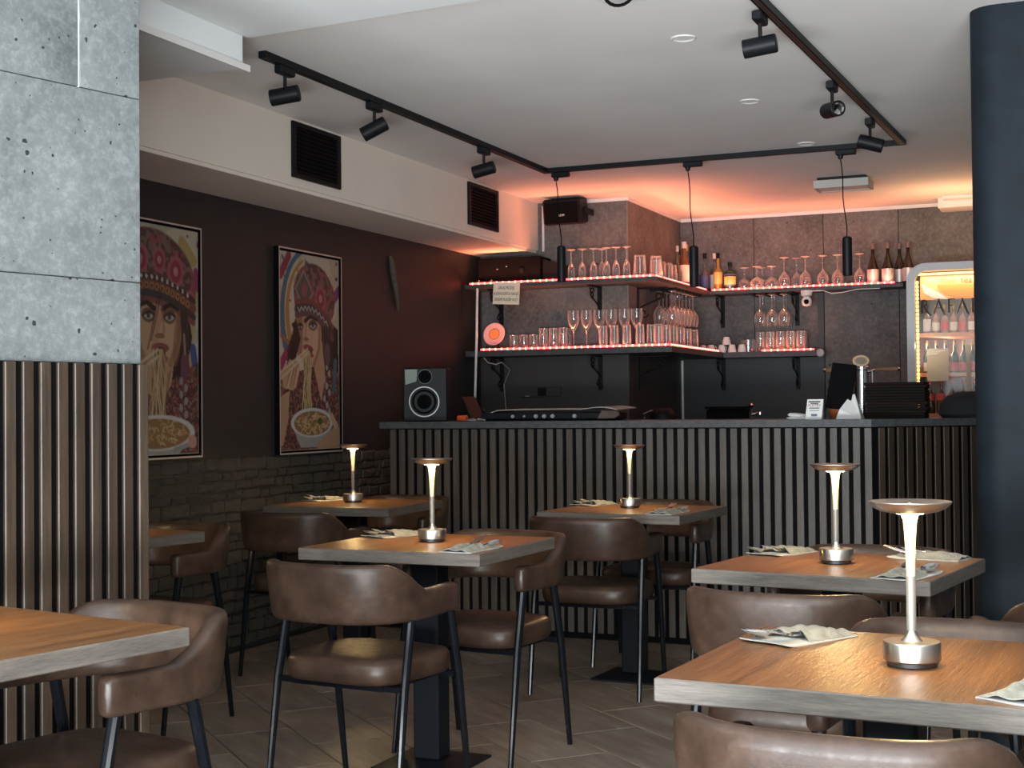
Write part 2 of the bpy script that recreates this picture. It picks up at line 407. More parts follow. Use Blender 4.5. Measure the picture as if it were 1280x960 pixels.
# pier with its concrete face panels, dark paint below the shelves, and the back wall
pier = struct(MB().box(XL, YP + 0.02, 0, -3.05, YB + 0.1, ZC).build('wall_pier', M['pierdark']))
MB().box(-0.55, -0.02, -0.53, 0.55, 0, 0.53).build('panel', M['concrete'], pier, (-3.58, YP + 0.02, 2.14))
MB().box(-0.02, -0.63, -0.53, 0, 0.64, 0.53).build('panel', M['concrete'], pier, (-3.03, YP + 0.655, 2.14))
MB().box(-0.55, -0.018, -0.8, 0.55, 0, 0.8).build('painted_panel', M['pierdark'], pier, (-3.58, YP + 0.02, 0.805))
MB().box(-0.018, -0.63, -0.8, 0, 0.64, 0.8).build('painted_panel', M['pierdark'], pier, (-3.03, YP + 0.655, 0.805))
wb = struct(MB().box(-3.05, YB, 0, 3.3, YB + 0.1, ZC).build('wall_back', M['black']))
for x0, x1, z0 in ((-3.028, -2.46, 1.61), (-2.455, -1.94, 1.61), (-1.935, -1.40, 0.0), (-1.395, -0.3, 0.0), (-0.295, 1.0, 0.0), (1.005, 3.2, 0.0)):
    MB().box(-(x1 - x0) / 2, -0.02, 0, (x1 - x0) / 2, 0, 2.665 - z0).build('panel', M['concrete'], wb, ((x0 + x1) / 2, YB, z0))
MB().box(-3.028, -0.018, 0, -1.985, 0, 1.605).build('painted_panel', M['backdark'], wb, (0, YB, 0))
MB().box(-1.982, -0.035, 0, -1.938, 0, 2.06).build('edge_panel', M['backdark'], wb, (0, YB, 0))
for i, a in enumerate(((-3.63, YP - 0.012, ZC - 0.022, -3.02, YP, ZC), (-3.03, YP, ZC - 0.022, -3.018, YB, ZC), (-3.018, YB - 0.034, ZC - 0.024, 1.0, YB - 0.02, ZC),
                       (-3.655, YP - 0.011, 2.33, -3.640, YP, 2.648), (-3.034, YP - 0.004, 1.66, -3.026, YP + 0.008, 2.648), (-3.028, YB - 0.032, 1.13, -3.012, YB - 0.02, 1.585))):
    struct(MB().box(*a).build('trim_%d' % (i + 3), M['white'] if i != 4 else plain('corner_bead', (0.17, 0.16, 0.15), 0.6)))
struct(MB().box(3.2, -1.4, 0, 3.3, YB, ZC).build('wall_right', M['concrete']))
wf = struct(MB().box(XL, -1.4, 0, -3.2, -1.3, ZC).box(2.2, -1.4, 0, 3.2, -1.3, ZC).box(-3.2, -1.4, 0, 2.2, -1.3, 0.35).box(-3.2, -1.4, 2.58, 2.2, -1.3, ZC).build('wall_front', M['darkwall']))
w1 = MB()
for x in (-3.2, -1.4, 0.4, 2.14): w1.box(x, -1.36, 0.35, x + 0.06, -1.30, 2.58)
w1.box(-3.2, -1.355, 0.35, 2.2, -1.305, 0.41).box(-3.2, -1.355, 2.52, 2.2, -1.305, 2.58)
struct(w1.build('window_1', M['iron']))
# near-left pillar: concrete tiles above, walnut slats below
pa = math.atan2(0.973, 0.231)     # long side of the pillar
pl = struct(MB().box(-1.6, 0.012, 0, 0, 0.45, ZC).build('wall_pillar', M['black'], None, (-2.575, 3.31, 0), pa))
# local frame: x runs along the face (ends at 0), -y points out of the face
zj = [(1.364, 1.6), (1.6, 2.131), (2.131, 2.62)]
for i, (z0, z1) in enumerate(zj):
    for (x0, x1) in (((-0.2065, 0), (-1.2, -0.2105)) if i == 2 else ((-1.2, 0),)):
        MB().rbox(x0 + 0.001, -0.001, z0 + 0.0012, x1, 0.013, z1 - 0.0012, 0.0015).build('tile', M['tile'], pl, smooth=False)
MB().box(-0.2105, 0.001, 2.131, -0.2065, 0.012, 2.62).build('grout_joint', M['grout'], pl)
MB().box(-1.2, -0.022, 0, 0.0, 0.013, 1.362).build('slat_backing', M['black'], pl)
sl_me = MB().rbox(-0.0165, -0.013, 0, 0.0165, 0, 1.362, 0.0022).mesh('slat', M['slat'], False)
for i in range(16):
    link('slat', sl_me, pl, (-0.0167 - 0.0540 * i, -0.0222, 0.001 + 0.001 * (i % 2)))
MB().box(-0.045, -0.012, 1.355, 0.006, 0.0, 1.3635).build('corner_bead', M['black'], pl)
# right-hand column with rounded corners
def rrect(x0, y0, x1, y1, r, n=7):
    out = []
    for cx, cy2, a0 in ((x1 - r, y1 - r, 0), (x0 + r, y1 - r, 90), (x0 + r, y0 + r, 180), (x1 - r, y0 + r, 270)):
        for i in range(n + 1):
            a = math.radians(a0 + 90 * i / n); out.append((cx + r * math.cos(a), cy2 + r * math.sin(a)))
    return out
struct(MB().prism(rrect(-0.46, 5.33, 0.42, 6.0, 0.10), 0, ZC).build('wall_column', M['column']))
struct(MB().box(-1.09, 10.15, 2.60, 0.4, 10.41, 2.668).box(-1.05, 10.05, 2.645, 0.4, 10.15, 2.668).build('trim_9', M['white']))

# ------------------------------------------------------------------ bar counter
YC, ZT = 7.08, 1.159
ctr = thing('bar_counter', 'long bar counter faced with vertical grey-brown wooden slats', 'counter', (-1.09, YC, 0))
S2 = math.sqrt(0.5)
front_x0 = -3.79 + 1.09
MB().prism([(front_x0, 0.035), (-0.02, 0.035), (0.62, 0.675), (0.62, 0.72), (front_x0, 0.60)], 0, 1.118).build('body', M['black'], ctr)
wt = [(-3.835 + 1.09, -0.012), (0.0, -0.012), (0.66, 0.648), (0.66, 0.80), (0.0, 0.66), (-3.835 + 1.09, 0.62)]
MB().prism(wt, 1.122, ZT).build('worktop', M['worktop'], ctr)
MB().box(front_x0, 0.022, 0, -0.02, 0.035, 0.025).build('plinth', M['black'], ctr)
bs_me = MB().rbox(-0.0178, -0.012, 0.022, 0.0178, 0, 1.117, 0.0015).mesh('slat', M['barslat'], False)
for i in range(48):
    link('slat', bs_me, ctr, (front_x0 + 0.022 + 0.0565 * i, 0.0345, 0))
bs2 = MB().rbox(-0.0178, -0.012, 0.022, 0.0178, 0, 1.117, 0.0015).mesh('slat', M['slat'], False)  # angled run gets less daylight; that shade is put into darker wood
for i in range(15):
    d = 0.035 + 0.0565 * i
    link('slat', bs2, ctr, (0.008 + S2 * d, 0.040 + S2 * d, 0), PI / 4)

# ------------------------------------------------------------------ tables
def make_table():
    t = thing('restaurant_table', '', 'table')
    mb = MB(); mb.rbox(-0.35, -0.325, 0.71, 0.35, 0.325, 0.75, 0.0025)
    me = mb.mesh('tabletop', [M['tabletop'], M['tabedge']], False)
    for p in me.polygons: p.material_index = 0 if p.normal.z > 0.9 else 1
    link('tabletop', me, t)
    MB().rbox(-0.05, -0.05, 0.02, 0.05, 0.05, 0.70, 0.008).build('pedestal', M['iron'], t)
    MB().box(-0.17, -0.17, 0.70, 0.17, 0.17, 0.71).build('top_plate', M['iron'], t)
    b = MB(); b.add([(-.16, -.16, 0), (.16, -.16, 0), (.16, .16, 0), (-.16, .16, 0), (-.16, -.16, .008), (.16, -.16, .008), (.16, .16, .008), (-.16, .16, .008), (-.06, -.06, .022), (.06, -.06, .022), (.06, .06, .022), (-.06, .06, .022)],
          [(3, 2, 1, 0), (0, 1, 5, 4), (1, 2, 6, 5), (2, 3, 7, 6), (3, 0, 4, 7), (4, 5, 9, 8), (5, 6, 10, 9), (6, 7, 11, 10), (7, 4, 8, 11), (8, 9, 10, 11)])
    b.build('base_plate', M['iron'], t, smooth=False)
    return t
TB = [('T1', -2.26, 4.54, -1, 'square oak-topped table in mid-room, its lamp before the left end of the bar'),
      ('T2', -3.59, 6.346, 2, 'square oak-topped table against the dark wall below the noodle pictures'),
      ('T3', -2.083, 6.335, -4, 'square oak-topped table standing closest to the middle of the bar front'),
      ('T4', -0.758, 4.305, -8, 'square oak-topped table in front of the dark round-cornered column'),
      ('T5', -0.378, 2.682, -4, 'nearest oak-topped table on the right, with a tall metal lamp'),
      ('T6', -2.288, 2.335, -10.7, 'oak-topped table in the near left corner beside the slatted pillar'),
      ('T7', -3.727, 4.415, -9, 'oak-topped table mostly hidden behind the slatted pillar')]
KS, ZTAB = 0.9684, 0.765
proto = make_table()
for i, (k, x, y, r, lab) in enumerate(TB):
    o = proto if i == 0 else dup(proto)
    o.location = (x * KS, y * KS, 0); o.scale = (KS, KS, 1.02); o.rotation_euler = (0, 0, math.radians(r)); o['label'] = lab; o['group'] = 'square dining tables'

# ------------------------------------------------------------------ armchairs
def band_mesh():
    A = 0.237; yc = -0.05; B = 0.222; ns = 30; na = 6; ex = 0.72
    path = []
    for q in (0.0, 0.05, 0.16, 0.40, 0.70): path.append((-A, 0.145 - (0.145 - yc) * q))
    for i in range(ns + 1):
        t = -PI / 2 + PI * i / ns
        s, c = math.sin(t), max(0.0, math.cos(t))
        path.append((A * math.copysign(abs(s) ** ex, s), yc - B * c ** ex))
    for q in (0.70, 0.40, 0.16, 0.05, 0.0): path.append((A, 0.145 - (0.145 - yc) * q))
    n = len(path); mb = MB(); vs = []; fs = []; K = 16
    for i, (x, y) in enumerate(path):
        px, py = path[max(i - 1, 0)], path[min(i + 1, n - 1)]
        tx, ty = py[0] - px[0], py[1] - px[1]; L = math.hypot(tx, ty); nx, ny = ty / L, -tx / L   # outward
        # upper edge: high across the back, dipping towards the arms
        u = max(0.0, min(1.0, (y + 0.215) / 0.185)); u = u * u * (3 - 2 * u)
        zt = 0.768 - 0.092 * u + 0.006 * max(0.0, min(1.0, (y + 0.02) / 0.12))
        zb = 0.586 + 0.006 * max(0.0, min(1.0, (y + 0.1) / 0.2))
        th = 0.025 - 0.001 * u
        ed = min(i, n - 1 - i); sh = (0.55, 0.90, 1.0)[ed] if ed < 3 else 1.0
        zc_, hh = (zt + zb) / 2, (zt - zb) / 2 * (0.80 if ed == 0 else (0.97 if ed == 1 else 1.0))
        lean = 0.010 * (1 - u)
        for k in range(K):
            a = 2 * PI * k / K; ca, sa = math.cos(a), math.sin(a)
            w = th * sh * math.copysign(abs(ca) ** 0.55, ca); z = hh * math.copysign(abs(sa) ** 0.38, sa)
            off = w + lean * z / hh
            vs.append((x + nx * off, y + ny * off, zc_ + z))
    for i in range(n - 1):
        for k in range(K):
            j = (k + 1) % K; fs.append((i * K + k, i * K + j, i * K + K + j, i * K + K + k))
    fs.append(tuple(range(K - 1, -1, -1))); fs.append(tuple((n - 1) * K + k for k in range(K)))
    return mb.add(vs, fs)
def seat_mesh():
    mb = MB(); vs = []; fs = []; n = 44
    prof = [(0.80, 0.395), (0.955, 0.397), (0.992, 0.410), (1.0, 0.430), (0.992, 0.452), (0.955, 0.466), (0.85, 0.472), (0.6, 0.476), (0.3, 0.478)]
    for s, z in prof:
        for i in range(n):
            a = 2 * PI * i / n; c, q = math.cos(a), math.sin(a)
            e = 0.46
            x = 0.222 * math.copysign(abs(c) ** e, c); y = 0.205 * math.copysign(abs(q) ** e, q)
            x *= 1.0 + 0.06 * y / 0.205
            vs.append((x * s, y * s - 0.005, z))
    for k in range(len(prof) - 1):
        for i in range(n):
            j = (i + 1) % n; fs.append((k * n + i, k * n + j, k * n + n + j, k * n + n + i))
    fs.append(tuple(range(n - 1, -1, -1))); fs.append(tuple((len(prof) - 1) * n + i for i in range(n)))
    return mb.add(vs, fs)
def make_chair():
    t = thing('dining_armchair', '', 'chair')
    band_mesh().build('backrest', M['leather'], t, ang=60)
    s = seat_mesh().build('seat', M['leather'], t, ang=60)
    MB().box(-0.17, -0.17, 0.378, 0.17, 0.17, 0.3955).box(-0.229, 0.145, 0.378, 0.229, 0.167, 0.394).box(-0.229, -0.162, 0.378, 0.229, -0.140, 0.394).build('seat_frame', M['leg'], t)
    for sx in (-1, 1):
        MB().tube([(sx * 0.243, 0.215, 0), (sx * 0.240, 0.158, 0.385), (sx * 0.238, 0.112, 0.600)], [0.0095, 0.0135, 0.0145], 10).build('leg', M['leg'], t)
        MB().tube([(sx * 0.243, -0.205, 0), (sx * 0.239, -0.152, 0.385), (sx * 0.234, -0.105, 0.600)], [0.0095, 0.0135, 0.0145], 10).build('leg', M['leg'], t)
    return t
CH = [(-2.18, 3.93, -6, 'brown leather armchair in mid-room, its whole back turned to the viewer'),
      (-2.108, 4.655, 172, 'brown leather armchair tucked behind the mid-room table, facing the viewer'),
      (-2.08, 5.81, 2, 'brown leather armchair, back to viewer, at the table closest to the bar middle'),
      (-2.035, 6.50, 180, 'brown leather armchair between that bar-side table and the slatted bar front'),
      (-3.49, 5.72, 0, 'shadowed brown leather armchair on the near side of the wall table'),
      (-3.46, 6.50, 181, 'brown leather armchair at the far side of the wall table, arm end showing'),
      (-2.134, 2.535, 169.3, 'brown leather armchair wrapped round the corner of the near left table'),
      (-3.53, 4.59, 177, 'brown leather armchair half hidden by the slatted pillar, lit orange inside'),
      (-0.765, 3.71, -5, 'brown leather armchair between the two right-hand tables, back to the viewer'),
      (-0.725, 4.46, 172, 'brown leather armchair under the far side of the table before the column'),
      (-0.37, 2.26, -4, 'closest brown leather armchair, only its back top showing at the bottom edge'),
      (-0.29, 2.87, 176, 'brown leather armchair behind the nearest right table, back arc seen over the top'),
      (-0.06, 3.79, 23, 'brown leather armchair cut by the right edge, just behind the nearest table')]
proto = make_chair()
for i, (x, y, r, lab) in enumerate(CH):
    o = proto if i == 0 else dup(proto)
    o.location = (x, y, 0); o.rotation_euler = (0, 0, math.radians(r)); o['label'] = lab; o['group'] = 'brown leather dining armchairs'

# ------------------------------------------------------------------ table lamps (cordless, mushroom shape)
def make_lamp():
    t = thing('table_lamp', '', 'lamp')
    MB().lathe([(0.0, 0), (0.043, 0), (0.045, 0.002), (0.045, 0.010), (0.0, 0.010)], 40).build('foot_ring', M['darksteel'], t)
    MB().lathe([(0.0, 0.010), (0.049, 0.010), (0.0515, 0.013), (0.0515, 0.045), (0.050, 0.048), (0.0, 0.0485)], 48).build('base', M['steel'], t)
    MB().lathe([(0.0, 0.0485), (0.020, 0.0485), (0.015, 0.054), (0.0095, 0.064), (0.0085, 0.070), (0.0, 0.070)], 24).build('collar', M['steel'], t)
    MB().lathe([(0.0, 0.068), (0.0088, 0.068), (0.0088, 0.175), (0.0, 0.175)], 20).build('lower_stem', M['satin'], t)
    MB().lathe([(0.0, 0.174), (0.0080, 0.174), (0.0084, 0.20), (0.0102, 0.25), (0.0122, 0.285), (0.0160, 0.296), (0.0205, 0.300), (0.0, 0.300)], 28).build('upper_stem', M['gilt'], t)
    d = MB().lathe([(0.0, 0.2995), (0.036, 0.2995), (0.052, 0.303), (0.064, 0.309), (0.072, 0.3165), (0.0748, 0.321), (0.0745, 0.3225), (0.0715, 0.3225), (0.050, 0.3190), (0.025, 0.3172), (0.0, 0.3165)], 56).build('shade', M['steel'], t)
    MB().lathe([(0.0215, 0.2983), (0.0215, 0.2993), (0.0270, 0.2993), (0.0270, 0.2983), (0.0215, 0.2983)], 28).build('light_ring', M['warmled'], t)
    MB().lathe([(0, 0.3165), (0.006, 0.3165), (0.0055, 0.3195), (0.0, 0.3200)], 16).build('button', M['steel'], t)
    return t
LP = [(-2.268, 4.573, 'slim steel lamp standing on the mid-room table'),
      (-3.634, 6.406, 'slim steel lamp on the wall table below the noodle pictures'),
      (-2.122, 6.400, 'slim steel lamp on the table closest to the bar middle'),
      (-0.775, 4.315, 'slim steel lamp on the table before the dark column'),
      (-0.343, 2.659, 'largest slim steel lamp, on the nearest right table'),
      (-2.40, 2.36, 'slim steel lamp on the near left table'),
      (-3.80, 4.42, 'slim steel lamp on the table behind the slatted pillar')]
proto = make_lamp()
for i, (x, y, lab) in enumerate(LP):
    o = proto if i == 0 else dup(proto)
    o.location = (x * KS, y * KS, ZTAB); o.scale = (KS, KS, 0.93 * KS); o['label'] = lab; o['group'] = 'cordless table lamps'

# ------------------------------------------------------------------ napkins and cutlery
def sheet(nx, ny, top, bot):
    vs = []; fs = []
    for fn in (top, bot):
        for j in range(ny + 1):
            for i in range(nx + 1): vs.append(fn(i / nx, j / ny))
    o = (nx + 1) * (ny + 1)
    for j in range(ny):
        for i in range(nx):
            a = j * (nx + 1) + i; fs += [(a, a + 1, a + nx + 2, a + nx + 1), (o + a + nx + 1, o + a + nx + 2, o + a + 1, o + a)]
    edge = [i for i in range(nx + 1)] + [j * (nx + 1) + nx for j in range(1, ny + 1)] + [ny * (nx + 1) + i for i in range(nx - 1, -1, -1)] + [j * (nx + 1) for j in range(ny - 1, 0, -1)]
    for q in range(len(edge)):
        a, b_ = edge[q], edge[(q + 1) % len(edge)]; fs.append((b_, a, o + a, o + b_))
    return vs, fs
def napkin_fold(sd):      # upper grey fold, humped over the two handles it wraps
    def hump(u, v, t):
        x = (u - 0.5) * 0.112; y = -0.108 + 0.132 * v
        h = 0.006 + 0.0145 * (math.exp(-((x + 0.024) / 0.013) ** 2) + math.exp(-((x - 0.026) / 0.015) ** 2)) * min(1, 0.35 + v * 1.3)
        h += 0.0018 * math.sin(40 * x + 18 * v + sd) * (1 if 0 < u < 1 else 0)
        e = min(u, 1 - u); h *= min(1, 0.25 + e * 8)
        return (x + 0.004 * math.sin(3 * v + sd), y + 0.008 * math.sin(5 * u + sd) * v, max(0.0032, h) if t else max(0.0022, h - 0.0026))
    return MB().add(*sheet(28, 12, lambda u, v: hump(u, v, 1), lambda u, v: hump(u, v, 0)))
def napkin_base(sd):
    f = lambda z: (lambda u, v: ((u - 0.5) * 0.122 + 0.006 * math.sin(2 * v + sd), -0.112 + 0.215 * v + 0.004 * math.sin(6 * u + sd), z + (0.004 * max(0, v - 0.9) * 10 if True else 0)))
    return MB().add(*sheet(10, 14, f(0.0022), f(0.0)))
def fork_mb():
    mb = MB(); mb.tube([(0, -0.08, 0.0085), (0, -0.02, 0.0115), (0, 0.045, 0.0165)], [0.0050, 0.0036, 0.0045], 8)
    mt = Matrix.Translation((0, 0.045, 0.0165)) @ Matrix.Rotation(0.16, 4, 'X')
    mb.add([mt @ Vector(p) for p in ((-0.004, 0, -0.0016), (0.004, 0, -0.0016), (0.0125, 0.018, -0.0016), (0.0125, 0.034, -0.0016), (-0.0125, 0.034, -0.0016), (-0.0125, 0.018, -0.0016), (-0.004, 0, 0.0016), (0.004, 0, 0.0016), (0.0125, 0.018, 0.0016), (0.0125, 0.034, 0.0016), (-0.0125, 0.034, 0.0016), (-0.0125, 0.018, 0.0016))],
           [(5, 4, 3, 2, 1, 0), (6, 7, 8, 9, 10, 11)] + [(i, (i + 1) % 6, 6 + (i + 1) % 6, 6 + i) for i in range(6)])
    for x in (-0.0108, -0.0036, 0.0036, 0.0108): mb.tube([mt @ Vector((x, 0.032, 0)), mt @ Vector((x, 0.055, 0.001)), mt @ Vector((x, 0.082, 0.006))], [0.0021, 0.0020, 0.0011], 6)
    return mb
def spoon_mb():
    mb = MB(); mb.tube([(0, -0.08, 0.0085), (0, -0.02, 0.0115), (0, 0.05, 0.0170)], [0.0050, 0.0036, 0.0042], 8)
    vs = []; fs = []; n = 20
    for k, (s_, dz) in enumerate(((0.35, -0.0105), (0.75, -0.0075), (1.0, -0.001), (0.96, 0.0), (0.72, -0.0055), (0.35, -0.0085), (0.02, -0.0092))):
        for i in range(n):
            a = 2 * PI * i / n; vs.append((0.0225 * s_ * math.cos(a), 0.082 + 0.034 * s_ * math.sin(a), 0.0205 + dz + 0.005 * math.sin(a)))
    for k in range(6):
        for i in range(n):
            j = (i + 1) % n; fs.append((k * n + i, k * n + j, k * n + n + j, k * n + n + i))
    fs.append(tuple(range(n)))
    mb.add(vs, fs); return mb
nb_me = [napkin_base(s).mesh('napkin_base', M['napwhite'], True, 60) for s in (1, 2, 3)]
nf_me = [napkin_fold(s).mesh('napkin_fold', M['napkin'], True, 60) for s in (1, 2, 3)]
fork_me = fork_mb().mesh('fork', M['chrome'], True, 40); spoon_me = spoon_mb().mesh('spoon', M['chrome'], True, 60)
# (x, y, rotation deg, where): the heads of the cutlery point along local +y
SET = [(-2.51, 4.735, 158, 'back left on the mid-room table'), (-2.005, 4.34, -8, 'right front on the mid-room table'),
       (-3.865, 6.50, 160, 'on the wall table'),
       (-2.36, 6.555, 158, 'back left on the bar-side table'), (-1.85, 6.125, -10, 'right front on the bar-side table'),
       (-0.995, 4.55, 155, 'left on the table before the column'), (-0.535, 4.055, -15, 'front right on the table before the column'), (-0.53, 4.535, 77, 'back right on the table before the column'),
       (-0.60, 2.885, 150, 'back left on the nearest right table'), (-0.112, 2.475, -24, 'right end of the nearest right table')]
for i, (x, y, r, w) in enumerate(SET):
    a = math.radians(r)
    n_ = thing('napkin', 'folded grey napkin ' + w, 'napkin', (x * KS, y * KS, ZTAB + 0.0003), a, 'folded napkins on the tables')
    link('under_sheet', nb_me[i % 3], n_); link('fold', nf_me[i % 3], n_)
    for me, nm, dx in ((fork_me, 'fork', -0.024), (spoon_me, 'spoon', 0.026)):
        o = link(nm, me, None, (x * KS + dx * math.cos(a), y * KS + dx * math.sin(a), ZTAB), a + (-0.10 if nm == 'spoon' else 0.06))
        tag(o, 'steel %s in the napkin %s' % (nm, w), nm, nm + 's in the napkins')

# ------------------------------------------------------------------ ceiling track, spots, pendants
ZK = ZC - 0.028
tr = thing('lighting_track', 'black lighting track running round three sides of the ceiling', 'track', (-2.05, 7.8, ZK))
MB().box(-1.075, -3.03, 0, -1.040, 0.06, 0.028).build('rail', M['plastic'], tr)
MB().box(-1.04, 0.025, 0, 1.020, 0.060, 0.028).build('rail', M['plastic'], tr)
rl = MB(); a0, b0 = (0.985, -4.6), (1.035, 0.0)
rl.prism([(0.863, -4.6), (0.898, -4.6), (1.045, 0.06), (1.010, 0.06)], 0, 0.028)
rl.build('rail', M['plastic'], tr)
MB().prism([(0.863 + 0.0105, -4.6), (0.863 + 0.0155, -4.6), (1.0205 + 0.005, 0.02), (1.0205, 0.02)], -0.0015, 0.001).prism([(0.863 + 0.0205, -4.6), (0.863 + 0.0255, -4.6), (1.0205 + 0.015, 0.02), (1.0205 + 0.010, 0.02)], -0.0015, 0.001).build('conductor_groove', plain('bronze_groove', (0.10, 0.055, 0.04), 0.4), tr)
def make_spot(az, tilt, lens=False):
    t = thing('track_spotlight', '', 'spotlight')
    MB().rbox(-0.018, -0.055, -0.035, 0.018, 0.055, 0, 0.004).build('adapter', M['plastic'], t, rz=0)
    MB().tube([(0, 0, -0.035), (0, 0, -0.098)], 0.0075, 10).build('stem', M['plastic'], t)
    mt = Matrix.Translation((0, 0, -0.118)) @ Matrix.Rotation(az, 4, 'Z') @ Matrix.Rotation(PI / 2 + tilt, 4, 'Y')
    h = MB().lathe([(0, -0.060), (0.030, -0.060), (0.034, -0.056), (0.034, 0.060), (0.031, 0.062), (0.029, 0.048), (0.0, 0.048)], 28, mtx=mt).build('head', M['plastic'], t)
    MB().lathe([(0, 0.047), (0.012, 0.0475), (0.020, 0.051), (0.0275, 0.060), (0.0265, 0.060), (0.019, 0.0525), (0.0, 0.0495)], 24, mtx=mt).build('lens', M['chrome'] if lens else M['pane'], h)
    return t
SP = [(-3.107, 4.938, PI + 0.35, 0.16, 'black track spotlight nearest the bulkhead corner on the left track'),
      (-3.107, 5.70, PI + 0.5, 0.50, 'middle black spotlight on the left ceiling track, tilted down'),
      (-3.107, 6.93, PI + 0.15, 0.22, 'black track spotlight on the left track close to the second vent'),
      (-1.143, 4.99, PI + 0.1, 0.12, 'black track spotlight at the top of the frame on the right track'),
      (-1.105, 6.20, -0.95, 0.10, 'black spotlight on the right track with its round silver lens showing'),
      (-1.078, 7.08, 0.10, 0.30, 'black track spotlight close to the right corner of the track')]
for i, (x, y, az, ti, lab) in enumerate(SP):
    s = make_spot(az, ti, i == 4); s.location = (x, y, ZK); s['label'] = lab; s['group'] = 'black track spotlights'
def pendant(x, y, zb, ln, lab):
    t = thing('pendant_lamp', lab, 'pendant lamp', (x, y, ZK), 0, 'black cylinder pendants over the bar')
    MB().rbox(-0.055, -0.018, -0.030, 0.055, 0.018, 0, 0.004).lathe([(0, -0.05), (0.012, -0.05), (0.017, -0.03), (0.0, -0.03)], 12, (-0.03, 0, 0)).build('adapter', M['plastic'], t)
    dz = zb - ZK
    rr = random.Random(int(x * 100)); k = 8
    MB().tube([(-0.03 * (1 - i / k) + (0.004 * math.sin(i * 1.1) if 0 < i < k else 0), 0, -0.05 + (dz + ln + 0.05) * i / k) for i in range(k + 1)], 0.0032, 6).build('cord', M['rubber'], t)
    MB().lathe([(0, dz + ln), (0.018, dz + ln), (0.0265, dz + ln - 0.008), (0.027, dz + 0.004), (0.026, dz), (0.022, dz + 0.001), (0.021, dz + 0.03), (0, dz + 0.03)], 24).build('shade', M['plastic'], t)
pendant(-3.014, 7.845, 1.985, 0.215, 'black cylinder pendant hanging left, in front of the upside-down flutes')
pendant(-2.198, 7.845, 1.920, 0.235, 'black cylinder pendant hanging in front of the liquor bottles')
pendant(-1.327, 7.845, 1.945, 0.215, 'black cylinder pendant hanging right, in front of the wine glasses')
# flush ceiling lamp over the bar, recessed rims, vent grilles, cable loop
t = thing('ceiling_lamp', 'flat rectangular ceiling lamp with pale frame above the bar', 'ceiling lamp', (-1.54, 9.0, ZC))
MB().box(-0.150, -0.085, -0.022, 0.150, 0.085, 0).build('mount', M['plastic'], t)
MB().box(-0.17, -0.105, -0.07, -0.155, 0.105, -0.02).box(0.155, -0.105, -0.07, 0.17, 0.105, -0.02).box(-0.155, -0.105, -0.07, 0.155, -0.09, -0.02).box(-0.155, 0.09, -0.07, 0.155, 0.105, -0.02).build('frame', plain('pale_lamp_frame', (0.42, 0.40, 0.37), 0.6), t)
MB().box(-0.155, -0.09, -0.064, 0.155, 0.09, -0.024).build('diffuser', plain('opal_diffuser', (0.75, 0.70, 0.65), 0.5), t)
for i, (x, y) in enumerate(((-1.516, 5.30), (-1.549, 6.53), (-1.52, 7.72))):
    tag(MB().lathe([(0.037, -0.0005), (0.045, -0.0045), (0.048, -0.003), (0.050, 0.0), (0.037, 0.0)], 32).build('recessed_lamp_rim', M['white'], None, (x, y, ZC)),
        ['white recessed lamp rim nearest the viewer on the grey ceiling', 'white recessed lamp rim further back on the grey ceiling', 'white recessed lamp rim just in front of the bar track'][i], 'ceiling rim', 'recessed rims in the ceiling')
for i, (y0, y1, z0, z1) in enumerate(((5.915, 6.380, 2.378, 2.655), (7.972, 8.433, 2.386, 2.655))):
    v = thing('vent_grille', ['larger black vent grille on the soffit, nearer the viewer', 'black vent grille on the soffit near the bar'][i], 'vent', (-3.69, (y0 + y1) / 2, (z0 + z1) / 2), 0, 'black soffit vents')
    w, h = (y1 - y0) / 2, (z1 - z0) / 2
    MB().box(0, -w, -h, 0.003, w, h).build('backing', M['rubber'], v)
    MB().box(0, -w, -h, 0.014, -w + 0.03, h).box(0, w - 0.03, -h, 0.014, w, h).box(0, -w + 0.03, h - 0.022, 0.014, w - 0.03, h).box(0, -w + 0.03, -h, 0.014, w - 0.03, -h + 0.022).build('frame', M['plastic'], v)
    for k in range(11):
        zz = -h + 0.034 + k * (2 * h - 0.062) / 10
        MB().box(0.002, -w + 0.03, zz - 0.002, 0.012, w - 0.03, zz + 0.002, Matrix.Translation((0.007, 0, zz)) @ Matrix.Rotation(0.5, 4, 'Y') @ Matrix.Translation((-0.007, 0, -zz))).build('louver', M['plastic'], v)
pts = [(-1.60, 4.60, ZC + 0.002)] + [(-1.53 + 0.055 * math.cos(a), 4.56, 2.655 + 0.055 * math.sin(a) * 0.9) for a in [PI * (1 + i / 10) for i in range(0, 11)]] + [(-1.475, 4.57, ZC + 0.002)]
tag(MB().tube(pts, 0.006, 8).build('cable_loop', M['rubber']), 'black cable loop hanging from the ceiling at the top edge', 'cable')

